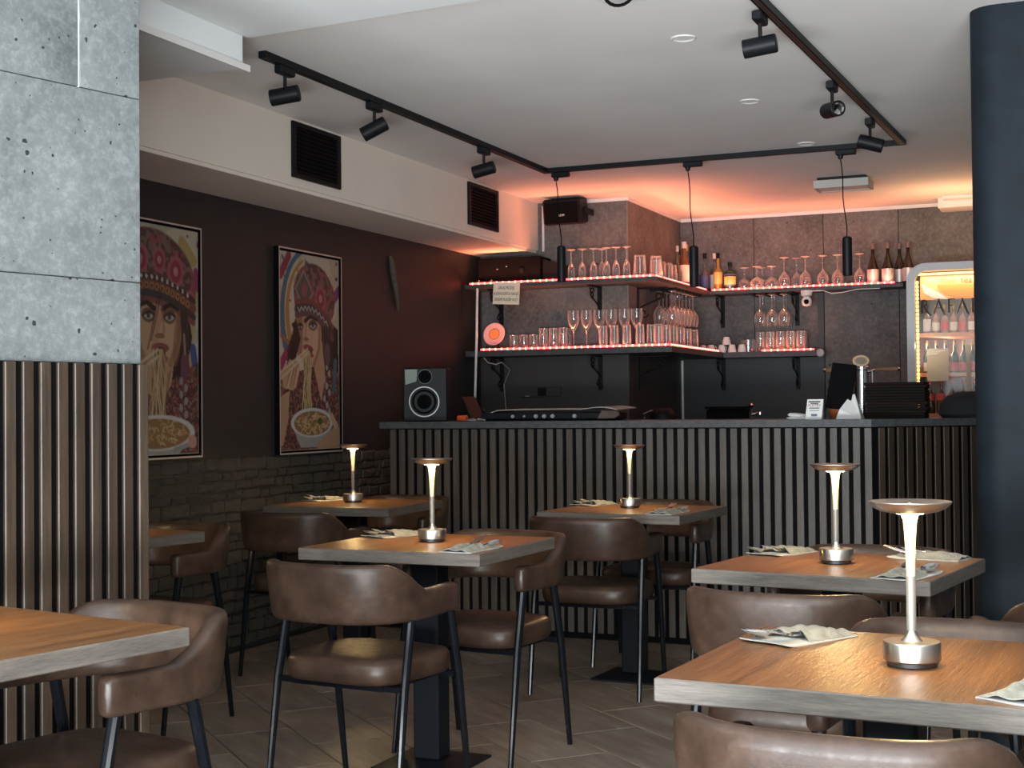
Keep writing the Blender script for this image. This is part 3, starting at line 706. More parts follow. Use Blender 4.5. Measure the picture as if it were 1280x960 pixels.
# ------------------------------------------------------------------ shelves, brackets and red light ropes behind the bar
ZU, ZLo = 2.092, 1.632
up = thing('corner_shelf', 'upper dark shelf running round the pier and along the back wall', 'shelf', (-3.0, 9.15, ZU))
def shelf(t, x_in, x_r, th):
    MB().box(-1.13, -0.28, -th, x_in, -0.001, 0).build('board', M['worktop'], t)
    MB().box(-0.028, 0.0, -th, x_in, 1.05, 0).build('board', M['worktop'], t)
    MB().box(x_in, 1.05, -th, x_r, 1.278, 0).box(-0.028, 1.05, -th, x_in, 1.278, 0).build('board', M['worktop'], t)
shelf(up, 0.26, 1.66, 0.026)
lo = thing('corner_shelf', 'lower dark shelf running round the pier and along the back wall', 'shelf', (-3.0, 9.15, ZLo))
shelf(lo, 0.36, 1.045, 0.040)
def rope(name, pts, lab, power):
    t = thing(name, lab, 'light rope', (0, 0, 0), 0, 'red light ropes on the bar shelves')
    MB().tube(pts, 0.006, 6).build('sleeve', M['redrope'], t)
    mb = MB()
    for p, q in zip(pts[:-1], pts[1:]):
        p, q = Vector(p), Vector(q); L = (q - p).length; n = max(1, int(L / 0.045)); d = (q - p).normalized()
        for i in range(n):
            c = p + d * (L * (i + 0.5) / n)
            mb.lathe([(0, -0.0085), (0.006, -0.006), (0.0085, 0), (0.006, 0.006), (0, 0.0085)], 8, tuple(c))
        l = bpy.data.lights.new('rope_glow', 'AREA'); l.shape = 'RECTANGLE'; l.size = L; l.size_y = 0.02; l.energy = power * L; l.color = (1.0, 0.30, 0.15); l.spread = math.radians(125)
        o = bpy.data.objects.new('rope_glow', l); C.objects.link(o); o.parent = t
        z = Vector((0, 0, 1)); m4 = Matrix.Identity(4)
        dn = -(z * 0.96 + Vector((-d.y, d.x, 0)) * 0.12).normalized(); xx = d; yy = (-dn).cross(xx).normalized(); zz = xx.cross(yy).normalized()
        if zz.z > 0: pass
        m3 = Matrix((xx, yy, zz)).transposed()
        if (m3 @ Vector((0, 0, -1))).z < 0: m3 = Matrix((xx, -yy, -zz)).transposed()
        o.matrix_local = Matrix.Translation((p + q) / 2 + Vector((0, 0, 0.012))) @ m3.to_4x4()
    st = mb.build('beads', M['redled'], t); st['kind'] = 'stuff'
zr = ZU + 0.0087
rope('light_rope', [(-4.10, 8.885, zr), (-2.765, 8.885, zr)], 'red light rope on the upper shelf front under the flutes', 3.0)
rope('light_rope', [(-2.765, 8.92, zr), (-2.765, 10.19, zr)], 'red light rope on the upper side shelf under the bottles', 3.5)
rope('light_rope', [(-2.73, 10.222, zr), (-1.40, 10.222, zr)], 'red light rope on the upper back shelf under the wine glasses', 2.6)
zr = ZLo + 0.0087
rope('light_rope', [(-4.02, 8.885, zr), (-2.665, 8.885, zr)], 'red light rope on the lower shelf front under the tumblers', 3.0)
rope('light_rope', [(-2.665, 8.92, zr), (-2.665, 10.15, zr)], 'red light rope on the lower side shelf', 3.0)
rope('light_rope', [(-2.36, 10.222, zr), (-1.975, 10.222, zr)], 'red light rope on the lower back shelf under the stacked glasses', 4.0)

def bracket_mesh():       # flat wrought-iron bracket in local YZ plane, wall at y=0, arm to -y
    mb = MB(); mb.box(-0.016, -0.006, -0.24, 0.016, 0, 0).box(-0.012, -0.22, -0.012, 0.012, 0, -0.004)
    sp = []
    for i in range(26):
        a = 0.4 + i * 0.34; r = 0.010 + 0.0014 * i; sp.append((0, -0.155 - r * math.cos(a) * 1.0, -0.062 + r * math.sin(a)))
    mb.tube(sp, 0.0045, 6)
    mb.tube([(0, -0.008, -0.15), (0, -0.05, -0.125), (0, -0.10, -0.105), (0, -0.14, -0.092), (0, -0.175, -0.07), (0, -0.195, -0.03), (0, -0.19, -0.008)], 0.0055, 6)
    sp = []
    for i in range(20):
        a = 3.3 + i * 0.34; r = 0.034 - 0.0014 * i; sp.append((0, -0.045 + r * math.cos(a), -0.18 + r * math.sin(a)))
    mb.tube(sp, 0.0045, 6)
    for z in (-0.035, -0.215): mb.lathe([(0, 0.0), (0.005, 0.0), (0.004, 0.003), (0, 0.004)], 8, mtx=Matrix.Translation((0, -0.006, z)) @ Matrix.Rotation(PI / 2, 4, 'X'))
    return mb.mesh('shelf_bracket', M['plastic'])
bk = bracket_mesh()
for lvl, zz in (('upper', ZU - 0.026), ('lower', ZLo - 0.040)):
    for (x, y, r, w) in ((-3.975, 9.15, 0, 'left on the pier face'), (-3.235, 9.15, 0, 'right on the pier face'), (-3.03, 9.36, PI / 2, 'on the pier side'), (-2.70, 10.43, 0, 'in the back wall corner'), (-2.135, 10.43, 0, 'on the back wall near the camera')):
        tag(link('shelf_bracket', bk, None, (x, y, zz), r), 'scrolled black iron bracket under the %s shelf, %s' % (lvl, w), 'bracket', 'scrolled iron shelf brackets')

# ------------------------------------------------------------------ glassware
def gm(name, prof, n=20, flip=False):
    h = max(z for _, z in prof)
    if flip: prof = [(r, h - z) for r, z in prof]
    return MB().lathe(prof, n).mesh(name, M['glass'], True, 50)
flute_p = [(0, 0), (0.031, 0.001), (0.030, 0.004), (0.006, 0.010), (0.0042, 0.03), (0.0042, 0.085), (0.010, 0.097), (0.022, 0.122), (0.0255, 0.155), (0.0235, 0.222)]
wine_p = [(0, 0), (0.034, 0.001), (0.033, 0.004), (0.007, 0.010), (0.0045, 0.03), (0.0045, 0.105), (0.014, 0.114), (0.036, 0.142), (0.043, 0.170), (0.041, 0.205), (0.035, 0.235)]
cup_p = [(0, 0), (0.034, 0.001), (0.033, 0.004), (0.007, 0.010), (0.0045, 0.03), (0.0045, 0.08), (0.020, 0.088), (0.042, 0.105), (0.050, 0.130), (0.047, 0.160), (0.042, 0.175)]
vee_p = [(0, 0), (0.033, 0.001), (0.032, 0.004), (0.006, 0.009), (0.0045, 0.02), (0.0045, 0.120), (0.012, 0.128), (0.032, 0.165), (0.040, 0.200), (0.038, 0.262)]
tumb_p = [(0, 0.004), (0.028, 0.004), (0.030, 0), (0.034, 0.10), (0.0355, 0.108)]
tall_p = [(0, 0.006), (0.024, 0.006), (0.026, 0), (0.031, 0.14), (0.032, 0.15)]
big_p = [(0, 0.006), (0.034, 0.006), (0.036, 0), (0.046, 0.14), (0.047, 0.155)]
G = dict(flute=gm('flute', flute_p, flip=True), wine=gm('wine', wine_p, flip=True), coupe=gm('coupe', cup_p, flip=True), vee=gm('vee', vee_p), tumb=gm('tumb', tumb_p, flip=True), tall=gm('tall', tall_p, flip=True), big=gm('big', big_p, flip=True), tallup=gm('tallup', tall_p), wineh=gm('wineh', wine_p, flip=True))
def row(kind, name, cat, pos, z, fmt, group):
    for i, (x, y) in enumerate(pos):
        tag(link(name, G[kind], None, (x, y, z)), fmt % ORD[i], cat, group)
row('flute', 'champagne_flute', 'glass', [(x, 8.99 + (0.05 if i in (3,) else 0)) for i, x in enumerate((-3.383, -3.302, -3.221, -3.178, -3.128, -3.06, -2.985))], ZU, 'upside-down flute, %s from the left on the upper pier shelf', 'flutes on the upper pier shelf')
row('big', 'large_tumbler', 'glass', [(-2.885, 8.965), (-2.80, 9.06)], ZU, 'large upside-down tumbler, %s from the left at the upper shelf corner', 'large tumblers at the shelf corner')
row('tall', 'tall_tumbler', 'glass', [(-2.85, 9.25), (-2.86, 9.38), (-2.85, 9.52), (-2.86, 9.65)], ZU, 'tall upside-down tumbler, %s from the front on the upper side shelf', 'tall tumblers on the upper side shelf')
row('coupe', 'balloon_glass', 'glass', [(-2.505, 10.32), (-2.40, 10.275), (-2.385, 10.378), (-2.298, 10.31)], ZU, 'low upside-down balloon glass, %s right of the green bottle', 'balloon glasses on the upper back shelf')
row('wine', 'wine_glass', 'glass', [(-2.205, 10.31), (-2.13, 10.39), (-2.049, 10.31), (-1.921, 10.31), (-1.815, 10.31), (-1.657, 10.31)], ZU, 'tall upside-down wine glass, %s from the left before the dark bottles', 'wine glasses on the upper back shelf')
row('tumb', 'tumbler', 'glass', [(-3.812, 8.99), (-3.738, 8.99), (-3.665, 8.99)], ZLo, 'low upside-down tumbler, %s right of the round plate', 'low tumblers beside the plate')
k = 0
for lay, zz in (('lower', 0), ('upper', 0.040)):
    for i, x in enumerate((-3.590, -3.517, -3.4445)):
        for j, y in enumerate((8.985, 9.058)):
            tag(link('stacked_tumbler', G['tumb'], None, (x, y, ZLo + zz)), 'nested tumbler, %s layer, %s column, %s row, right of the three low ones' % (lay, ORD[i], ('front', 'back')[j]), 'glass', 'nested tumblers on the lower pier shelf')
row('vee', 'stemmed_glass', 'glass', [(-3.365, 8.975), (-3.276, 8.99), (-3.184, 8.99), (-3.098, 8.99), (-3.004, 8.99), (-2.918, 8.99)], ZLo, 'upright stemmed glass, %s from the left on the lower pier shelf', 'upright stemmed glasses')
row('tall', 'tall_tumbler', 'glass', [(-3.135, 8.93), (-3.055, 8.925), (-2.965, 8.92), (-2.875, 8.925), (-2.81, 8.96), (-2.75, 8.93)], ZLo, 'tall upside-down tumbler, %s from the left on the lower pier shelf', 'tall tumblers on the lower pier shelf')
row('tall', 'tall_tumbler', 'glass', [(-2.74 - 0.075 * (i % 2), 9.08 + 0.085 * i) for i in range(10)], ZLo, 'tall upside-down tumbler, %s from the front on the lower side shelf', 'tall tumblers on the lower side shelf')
k = 0
for lay, zz in (('lower', 0), ('upper', 0.040)):
    for i, x in enumerate((-2.38, -2.305, -2.23, -2.155, -2.08)):
        for j, y in enumerate((10.27, 10.35)):
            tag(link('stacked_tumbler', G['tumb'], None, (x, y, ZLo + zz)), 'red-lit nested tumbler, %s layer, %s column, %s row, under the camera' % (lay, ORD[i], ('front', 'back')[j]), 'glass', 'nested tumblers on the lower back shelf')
# hanging racks
def rack(x0, x1, y0, y1, lab, axis):
    t = thing('glass_rack', lab, 'rack', ((x0 + x1) / 2, (y0 + y1) / 2, ZU - 0.026), 0, 'hanging glass racks')
    a, b_ = (x1 - x0) / 2, (y1 - y0) / 2
    if axis == 'y':
        st = 0.088; n = int(round(2 * a / st))
        for i in range(n + 1): MB().box(-a + st * i - 0.008, -b_, -0.020, -a + st * i + 0.008, b_, 0).build('rail', M['plastic'], t)
    else:
        st = 0.0895; n = int(round(2 * b_ / st))
        for i in range(n + 1): MB().box(-a, -b_ + st * i - 0.008, -0.020, a, -b_ + st * i + 0.008, 0).build('rail', M['plastic'], t)
rack(-2.421, -2.157, 10.22, 10.42, 'black rack of hanging glasses under the upper back shelf', 'y')
rack(-2.98, -2.78, 9.490, 10.117, 'black rack of hanging glasses under the upper side shelf', 'x')
zh = ZU - 0.026 - 0.012 - 0.235
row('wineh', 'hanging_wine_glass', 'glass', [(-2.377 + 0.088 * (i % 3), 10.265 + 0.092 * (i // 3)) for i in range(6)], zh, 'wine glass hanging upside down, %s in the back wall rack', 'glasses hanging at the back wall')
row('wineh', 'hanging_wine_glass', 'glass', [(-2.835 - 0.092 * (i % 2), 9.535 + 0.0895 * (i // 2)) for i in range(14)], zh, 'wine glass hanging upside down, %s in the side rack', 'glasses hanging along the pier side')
# white cups
for i, (x, y, z) in enumerate(((-2.80, 10.22, 0), (-2.735, 10.20, 0), (-2.66, 10.23, 0), (-2.585, 10.24, 0), (-2.51, 10.24, 0), (-2.625, 10.235, 0.058))):
    c = thing('coffee_cup', 'white coffee cup, %s in the cluster at the inner corner of the lower shelf' % (ORD[i] if i < 5 else 'topmost'), 'cup', (x, y, ZLo + z), 0.4 * i, 'white cups')
    MB().lathe([(0, 0.058), (0.020, 0.058), (0.023, 0.052), (0.031, 0.02), (0.032, 0), (0.029, 0.001), (0.027, 0.02), (0.018, 0.05), (0, 0.052)], 20).build('body', M['white'], c)
    MB().tube([(0.030 + 0.014 * math.sin(PI * k / 6), 0, 0.012 + 0.036 * k / 6) for k in range(7)], 0.0035, 6).build('handle', M['white'], c)
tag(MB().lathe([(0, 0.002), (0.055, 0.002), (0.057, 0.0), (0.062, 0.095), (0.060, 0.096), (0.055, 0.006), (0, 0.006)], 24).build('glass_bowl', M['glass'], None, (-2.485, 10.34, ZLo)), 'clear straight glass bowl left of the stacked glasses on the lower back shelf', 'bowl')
# plate on a stand
p = thing('display_plate', 'round pinkish plate with an orange centre propped at the shelf end', 'plate', (-3.96, 8.99, ZLo))
mt = Matrix.Translation((0, 0.0, 0.118)) @ Matrix.Rotation(math.radians(-14), 4, 'X') @ Matrix.Rotation(PI / 2, 4, 'X')
MB().lathe([(0, 0), (0.05, 0), (0.078, 0.006), (0.082, 0.010), (0.078, 0.012), (0.05, 0.004), (0.0, 0.004)], 40, mtx=mt).build('disc', plain('pink_glaze', (0.62, 0.42, 0.42), 0.35), p)
MB().lathe([(0, 0.0045), (0.038, 0.0045), (0.038, 0.0055), (0, 0.0055)], 32, mtx=mt).build('centre', plain('orange_print', (0.75, 0.28, 0.09), 0.5), p)
MB().lathe([(0.036, 0.0052), (0.0395, 0.0052), (0.0395, 0.0060), (0.036, 0.0060)], 32, mtx=mt).build('ring', plain('dark_red_print', (0.12, 0.02, 0.02), 0.5), p)
MB().tube([(-0.045, -0.04, 0.0), (-0.045, -0.035, 0.035)], 0.004, 6).tube([(0.045, -0.04, 0.0), (0.045, -0.035, 0.035)], 0.004, 6).tube([(-0.045, -0.04, 0.004), (-0.03, 0.08, 0.004), (0.03, 0.08, 0.004), (0.045, -0.04, 0.004)], 0.004, 6).tube([(0, 0.08, 0.004), (0, 0.045, 0.10)], 0.004, 6).build('stand', M['plastic'], p)

# ------------------------------------------------------------------ bottles
def bottle(loc, R, H, neck, shoulder, glass, cap, label_m, lab, group, capm=None, band=(0.25, 0.6), nr=0.3, name='liquor_bottle'):
    t = thing(name, lab, 'bottle', loc, 0, group)
    r = R * nr
    MB().lathe([(0, 0), (R * 0.95, 0), (R, 0.006), (R, H * shoulder), (R * 0.8, H * (shoulder + 0.07)), (r * 1.15, H * (neck - 0.04)), (r, H * neck), (r, H * 0.9)], 20).build('body', glass, t)
    MB().lathe([(0, H * 0.86), (r * 1.2, H * 0.86), (r * 1.25, H * 0.99), (r * 1.1, H), (0, H)], 14).build('cap', capm or cap, t)
    if label_m: MB().lathe([(R * 1.0, H * band[0]), (R * 1.02, H * band[0]), (R * 1.02, H * band[1]), (R * 1.0, H * band[1])], 20).build('label', label_m, t)
    return t
def gl(name, col): return plain(name, col, 0.12, 0.0, spec=0.6)
B = dict(soda=gl('pale_soda', (0.30, 0.17, 0.12)), clear=thin_glass('bottle_glass', (0.90, 0.86, 0.84), 0.8), amber=gl('amber_liquor', (0.16, 0.06, 0.02)), dark=gl('dark_wine_glass', (0.012, 0.006, 0.006)), green=gl('green_bottle_glass', (0.012, 0.045, 0.018)),
         cream=plain('cream_label', (0.66, 0.60, 0.50), 0.6), wht=plain('white_label', (0.62, 0.58, 0.56), 0.6), yellow=plain('yellow_label', (0.50, 0.38, 0.13), 0.5), red=plain('red_label', (0.55, 0.06, 0.04), 0.5), blue=plain('blue_label', (0.06, 0.08, 0.20), 0.5),
         silver=plain('silver_label', (0.55, 0.53, 0.52), 0.4, 0.5), gold=plain('gold_cap', (0.55, 0.36, 0.12), 0.35, 0.6), brown=gl('cola_glass', (0.055, 0.018, 0.010)))
gb = 'liquor bottles at the inner shelf corner'
bottle((-2.86, 9.77, ZU), 0.032, 0.30, 0.62, 0.36, B['clear'], B['silver'], None, 'clear slim bottle leftmost of the liquor bottles, silver stopper', gb)
bottle((-2.855, 9.93, ZU), 0.040, 0.345, 0.74, 0.52, B['amber'], B['wht'], B['cream'], 'dark bottle with a cream label and tall white cap', gb, band=(0.14, 0.50), nr=0.36)
bottle((-2.93, 10.05, ZU), 0.036, 0.305, 0.68, 0.48, B['amber'], M['plastic'], None, 'dark amber bottle behind the cream-labelled one', gb)
bottle((-2.92, 10.22, ZU), 0.036, 0.36, 0.66, 0.46, B['clear'], B['gold'], None, 'tallest clear bottle half behind the middle pendant', gb)
bottle((-2.805, 10.31, ZU), 0.036, 0.295, 0.62, 0.42, B['clear'], M['plastic'], B['blue'], 'clear bottle with a white and blue label and black cap', gb, band=(0.1, 0.42))
bottle((-2.75, 10.385, ZU), 0.036, 0.30, 0.68, 0.50, B['clear'], B['wht'], B['wht'], 'clear bottle with a pale pink cap behind the yellow one', gb, band=(0.1, 0.45))
bottle((-2.70, 10.30, ZU), 0.034, 0.29, 0.66, 0.48, plain('yellow_liqueur', (0.36, 0.20, 0.04), 0.2), M['plastic'], B['yellow'], 'bright yellow bottle with a slim dark neck', gb, band=(0.2, 0.5))
g_ = bottle((-2.604, 10.28, ZU), 0.044, 0.215, 0.78, 0.62, B['green'], M['plastic'], B['yellow'], 'squat dark green bottle with a yellow and blue label', gb, band=(0.22, 0.50), nr=0.30)
MB().lathe([(0.0442, 0.115), (0.0452, 0.115), (0.0452, 0.126), (0.0442, 0.126)], 20).lathe([(0.0442, 0.036), (0.0452, 0.036), (0.0452, 0.046), (0.0442, 0.046)], 20).build('label_band', B['blue'], g_)
for i, (x, y) in enumerate(((-1.56, 10.29), (-1.455, 10.28), (-1.385, 10.37), (-1.315, 10.285))):
    bottle((x, y, ZU), 0.042, 0.30, 0.74, 0.38, B['dark'], B['dark'], B['silver'], 'dark wine bottle with silver label, %s from the left beside the fridge' % ORD[i], 'dark wine bottles', capm=plain('pinkish_foil', (0.20, 0.15, 0.15), 0.4, 0.4), band=(0.06, 0.37), nr=0.28, name='wine_bottle')

# ------------------------------------------------------------------ amplifier, loudspeakers, sign, camera on and around the shelf
a = thing('amplifier', 'black amplifier box standing on the upper shelf under the soffit', 'amplifier', (-3.83, 9.06, ZU), 0)
MB().rbox(-0.235, -0.115, 0.022, 0.235, 0.14, 0.185, 0.005).build('case', M['rubber'], a)
for x in (-0.19, 0.19):
    for y in (-0.08, 0.1): MB().lathe([(0, 0), (0.014, 0), (0.016, 0.022), (0, 0.022)], 12, (x, y, 0)).build('foot', M['plastic'], a)
MB().lathe([(0, 0), (0.018, 0), (0.016, 0.012), (0, 0.012)], 18, mtx=Matrix.Translation((0.10, -0.115, 0.09)) @ Matrix.Rotation(PI / 2, 4, 'X')).build('knob', M['plastic'], a)
MB().box(-0.09, -0.1165, 0.105, -0.08, -0.114, 0.11).box(-0.02, -0.1165, 0.12, -0.012, -0.114, 0.126).build('indicator', M['white'], a)
a = thing('amplifier', 'dark slanted case beside the black amplifier, lit red from the shelf', 'amplifier', (-3.51, 9.03, ZU), 0)
MB().add([(-0.075, -0.06, 0.03), (0.09, -0.06, 0.03), (0.09, 0.1, 0.03), (-0.075, 0.1, 0.03), (-0.075, -0.06, 0.165), (0.09, -0.06, 0.115), (0.09, 0.1, 0.115), (-0.075, 0.1, 0.165)],
         [(0, 3, 2, 1), (4, 5, 6, 7), (0, 1, 5, 4), (1, 2, 6, 5), (2, 3, 7, 6), (3, 0, 4, 7)]).build('case', M['plastic'], a)
MB().box(-0.06, -0.05, 0, -0.03, 0.08, 0.03).box(0.05, -0.05, 0, 0.08, 0.08, 0.03).build('foot', M['plastic'], a)
for i, x in enumerate((-4.03, -3.935)):
    tag(MB().rbox(-0.035, -0.014, 0, 0.035, 0.016, 0.022, 0.004).lathe([(0, 0.022), (0.006, 0.022), (0.005, 0.034), (0, 0.036)], 8, (-0.01, 0, 0)).build('candle_tray', plain('wooden_tray', (0.22, 0.13, 0.07), 0.6), None, (x, 8.912, ZU), 0.05), 'small wooden piece with a white peg, %s on the left shelf end' % ORD[i], 'tray')
s = thing('loudspeaker', 'black box loudspeaker tilted under the ceiling above the pier shelf', 'loudspeaker', (-3.42, 9.0, 2.578))
mt = Matrix.Rotation(math.radians(9), 4, 'X')
MB().rbox(-0.135, -0.10, -0.088, 0.135, 0.07, 0.088, 0.012, mt).build('case', M['plastic'], s)
MB().rbox(-0.122, -0.106, -0.078, 0.122, -0.098, 0.066, 0.004, mt).build('grille', M['rubber'], s)
MB().box(-0.10, -0.02, 0.076, 0.10, 0.02, 0.092).box(0.137, -0.02, -0.02, 0.148, 0.15, 0.02).build('mounting_bar', M['plastic'], s)
text('LDM', 0.020, 'lettering', M['white'], s, mt @ facing(0.005, -0.1065, -0.022))
def sign():
    t = thing('notice_sign', 'cream notice sign in capital letters hanging crooked from the upper shelf', 'sign', (-3.81, 8.855, 2.02))
    r = Matrix.Rotation(math.radians(3.5), 4, 'Y')
    MB().box(-0.098, -0.003, -0.074, 0.098, 0.003, 0.074, r @ Matrix.Translation((0, 0, 0))).build('board', plain('cream_card', (0.82, 0.76, 0.60), 0.7), t)
    MB().box(-0.045, 0.003, 0.04, 0.045, 0.014, 0.075, r).build('clip', M['plastic'], t)
    ink = plain('black_ink', (0.02, 0.02, 0.02), 0.7)
    for k, (tx, w) in enumerate((('ZÁKAZ PRODEJE', 0.026), ('ALKOHOLICKÝCH NÁPOJŮ', 0.026), ('OSOBÁM MLADŠÍM 18 LET', 0.026))):
        text(tx, w, 'lettering', ink, t, r @ facing(0, -0.0032, 0.038 - 0.040 * k) @ Matrix.Diagonal((0.58 if k else 0.62, 1.1, 1, 1)))
sign()
cm = thing('security_camera', 'white dome security camera hanging under the upper back shelf', 'camera', (-2.02, 10.20, ZU - 0.026))
MB().lathe([(0, 0), (0.040, 0), (0.042, -0.01), (0.038, -0.035), (0.026, -0.042), (0, -0.042)], 24).build('mount', M['white'], cm)
MB().lathe([(0, -0.042), (0.02, -0.045), (0.034, -0.065), (0.037, -0.085), (0.030, -0.108), (0, -0.117)], 24).build('dome', M['white'], cm)
MB().lathe([(0, 0), (0.019, 0), (0.017, 0.006), (0, 0.008)], 20, mtx=Matrix.Translation((0.004, -0.030, -0.083)) @ Matrix.Rotation(PI / 2, 4, 'X')).build('lens', M['rubber'], cm)
tag(MB().tube([(-1.98, 10.2, ZU - 0.031), (-1.90, 10.2, ZU - 0.032), (-1.84, 10.2, ZU - 0.055), (-1.76, 10.2, ZU - 0.05), (-1.66, 10.2, ZU - 0.032), (-1.5, 10.21, ZU - 0.031)], 0.0035, 6).build('white_cable', M['white']), 'white cable drooping under the upper shelf right of the camera', 'cable')
tag(MB().lathe([(0, 0), (0.030, 0), (0.032, 0.006), (0.024, 0.018), (0, 0.02)], 20, mtx=Matrix.Translation((-1.93, 10.22, 1.612)) @ Matrix.Rotation(PI / 2, 4, 'X')).build('round_switch', plain('grey_disc', (0.35, 0.35, 0.34), 0.4)), 'round grey disc at the right end of the lower back shelf', 'switch')
tag(MB().tube([(-4.035, 8.87, 2.065), (-4.045, 8.87, 1.7), (-4.060, 8.87, 1.30), (-4.050, 8.87, 1.24)], 0.009, 8).build('white_pipe', M['white']), 'thin white pipe running down the dark wall corner to the counter', 'pipe')
tag(MB().tube([(-4.0, 8.89, 1.585), (-3.96, 8.87, 1.55), (-3.90, 8.87, 1.535), (-3.86, 8.88, 1.55), (-3.85, 9.0, 1.50), (-3.94, 9.1, 1.4), (-3.93, 9.12, 1.17)], 0.004, 6).build('loose_cable', plain('pale_cable', (0.35, 0.32, 0.30), 0.5)), 'loose pale cable bunched under the left end of the lower shelf', 'cable')
o = thing('socket_strip', 'dark wall socket strip on the painted pier face', 'socket', (-3.68, YP, 1.345))
MB().rbox(-0.155, -0.008, -0.035, 0.155, 0, 0.035, 0.003).build('frame', plain('dark_socket', (0.045, 0.04, 0.037), 0.4), o)
MB().box(-0.02, -0.011, -0.028, 0.045, -0.007, 0.028).build('switch', M['plastic'], o)
MB().box(-0.115, -0.010, -0.032, -0.085, -0.007, -0.024).build('tab', plain('beige_tab', (0.35, 0.26, 0.20), 0.5), o)
tag(MB().tube([(XL + 0.012, 7.787, 2.193), (XL + 0.022, 7.80, 2.12), (XL + 0.018, 7.835, 2.02), (XL + 0.02, 7.862, 1.95), (XL + 0.012, 7.889, 1.858)], [0.012, 0.021, 0.019, 0.014, 0.007], 9).build('wall_stick', plain('weathered_stick', (0.075, 0.058, 0.045), 0.8, var=0.3, scale=40)), 'crooked piece of weathered wood hung on the dark wall', 'stick')

# ------------------------------------------------------------------ things on the counter
zc0 = ZT
s = thing('studio_monitor', 'black studio loudspeaker with ringed cone at the left end of the bar', 'loudspeaker', (-3.700, 7.38, zc0), 0.35)
MB().rbox(-0.130, 0, 0, 0.130, 0.22, 0.315, 0.006).build('cabinet', M['plastic'], s)
fr = Matrix.Rotation(PI / 2, 4, 'X')
c_ = MB().lathe([(0, 0.002), (0.018, 0.010), (0.05, -0.004), (0.072, 0.003)], 36, mtx=Matrix.Translation((-0.005, -0.001, 0.115)) @ fr).build('woofer', M['rubber'], s)
MB().lathe([(0.082, 0), (0.085, 0.005), (0.089, 0.005), (0.090, 0)], 40, mtx=Matrix.Translation((-0.005, 0, 0.115)) @ fr).build('trim_ring', plain('grey_ring', (0.40, 0.40, 0.40), 0.35, 0.4), s)
MB().lathe([(0, 0.012), (0.010, 0.010), (0.018, 0.001), (0.034, 0.004), (0.041, 0.001)], 32, mtx=Matrix.Translation((0.0, -0.001, 0.262)) @ fr).build('tweeter', M['rubber'], s)
MB().lathe([(0.039, 0), (0.040, 0.003), (0.042, 0.003), (0.043, 0)], 32, mtx=Matrix.Translation((0.0, 0, 0.262)) @ fr).build('tweeter_ring', plain('dim_ring', (0.10, 0.10, 0.11), 0.35), s)
MB().add([(-0.118, -0.0012, 0.305), (-0.045, -0.0012, 0.305), (-0.050, -0.0012, 0.235), (-0.115, -0.0012, 0.215), (-0.118, 0.0, 0.305), (-0.045, 0.0, 0.305), (-0.050, 0.0, 0.235), (-0.115, 0.0, 0.215)], [(0, 1, 2, 3), (4, 7, 6, 5), (0, 4, 5, 1), (1, 5, 6, 2), (2, 6, 7, 3), (3, 7, 4, 0)]).build('sticker', plain('green_grey_sticker', (0.20, 0.25, 0.21), 0.5), s)
tag(MB().rbox(-0.028, -0.02, 0, 0.028, 0.02, 0.034, 0.004).build('orange_box', plain('orange_plastic', (0.60, 0.08, 0.02), 0.5), None, (-3.43, 7.32, zc0)), 'little orange box on the bar right of the studio loudspeaker', 'box')
t = thing('laptop_stand', 'thin black laptop stand leaning on the bar behind the orange box', 'stand', (-3.42, 7.47, zc0))
mt = Matrix.Rotation(-0.42, 4, 'Y') 
MB().rbox(-0.004, -0.09, 0, 0.004, 0.09, 0.15, 0.002, Matrix.Translation((0.02, 0, 0.004)) @ mt).build('panel', M['plastic'], t)
MB().rbox(-0.02, -0.09, 0, 0.09, 0.09, 0.006, 0.002).build('foot', M['plastic'], t)
MB().tube([(0.09, 0.0, 0.006), (0.055, 0.0, 0.07)], 0.004, 6).build('prop', M['plastic'], t)
for i, pts in enumerate(([(-3.395, 7.30, 0.005), (-3.36, 7.29, 0.012), (-3.33, 7.31, 0.006), (-3.28, 7.30, 0.010), (-3.25, 7.33, 0.02)], [(-3.35, 7.23, 0.005), (-3.31, 7.24, 0.005), (-3.285, 7.22, 0.014), (-3.25, 7.24, 0.006)])):
    tag(MB().tube([(x, y, zc0 + z) for x, y, z in pts], 0.0045, 6).build('audio_cable', plain('grey_cable', (0.30, 0.29, 0.28), 0.5)), ['pale cable looping across the bar beside the orange box', 'short pale cable end lying at the front of the bar'][i], 'cable')
d = thing('dj_controller', 'black mixing desk under a pale dust cover on the bar', 'mixer', (-2.89, 7.40, zc0))
MB().rbox(-0.40, -0.14, 0.006, 0.36, 0.20, 0.048, 0.006).box(-0.38, -0.12, 0, 0.34, 0.18, 0.006).build('case', M['plastic'], d)
for x, r in ((-0.20, 0.010), (-0.06, 0.012), (-0.01, 0.012), (0.04, 0.012), (0.17, 0.012), (-0.13, 0.007)):
    MB().lathe([(0, 0), (r, 0), (r * 0.9, 0.010), (0, 0.011)], 14, mtx=Matrix.Translation((x, -0.14, 0.026)) @ fr).build('knob', plain('grey_knob', (0.30, 0.31, 0.32), 0.3), d)
cv = MB(); vs = []; nx, ny = 26, 8; prof_z = lambda u, v: 0.054 + 0.008 * math.sin(2.2 * u + 0.5) * (1 - v) + (0.012 if u > 0.75 else 0) * math.sin((u - 0.75) * 4 * PI) - 0.018 * max(0, (0.08 - u) / 0.08)
for lay in (0.004, 0):
    for j in range(ny + 1):
        for i in range(nx + 1):
            u, v = i / nx, j / ny; vs.append((-0.36 + 0.78 * u, -0.135 + 0.32 * v + 0.02 * math.sin(5 * u) * (1 - v), prof_z(u, v) + lay + 0.012 * v))
o_ = (nx + 1) * (ny + 1); fs = []
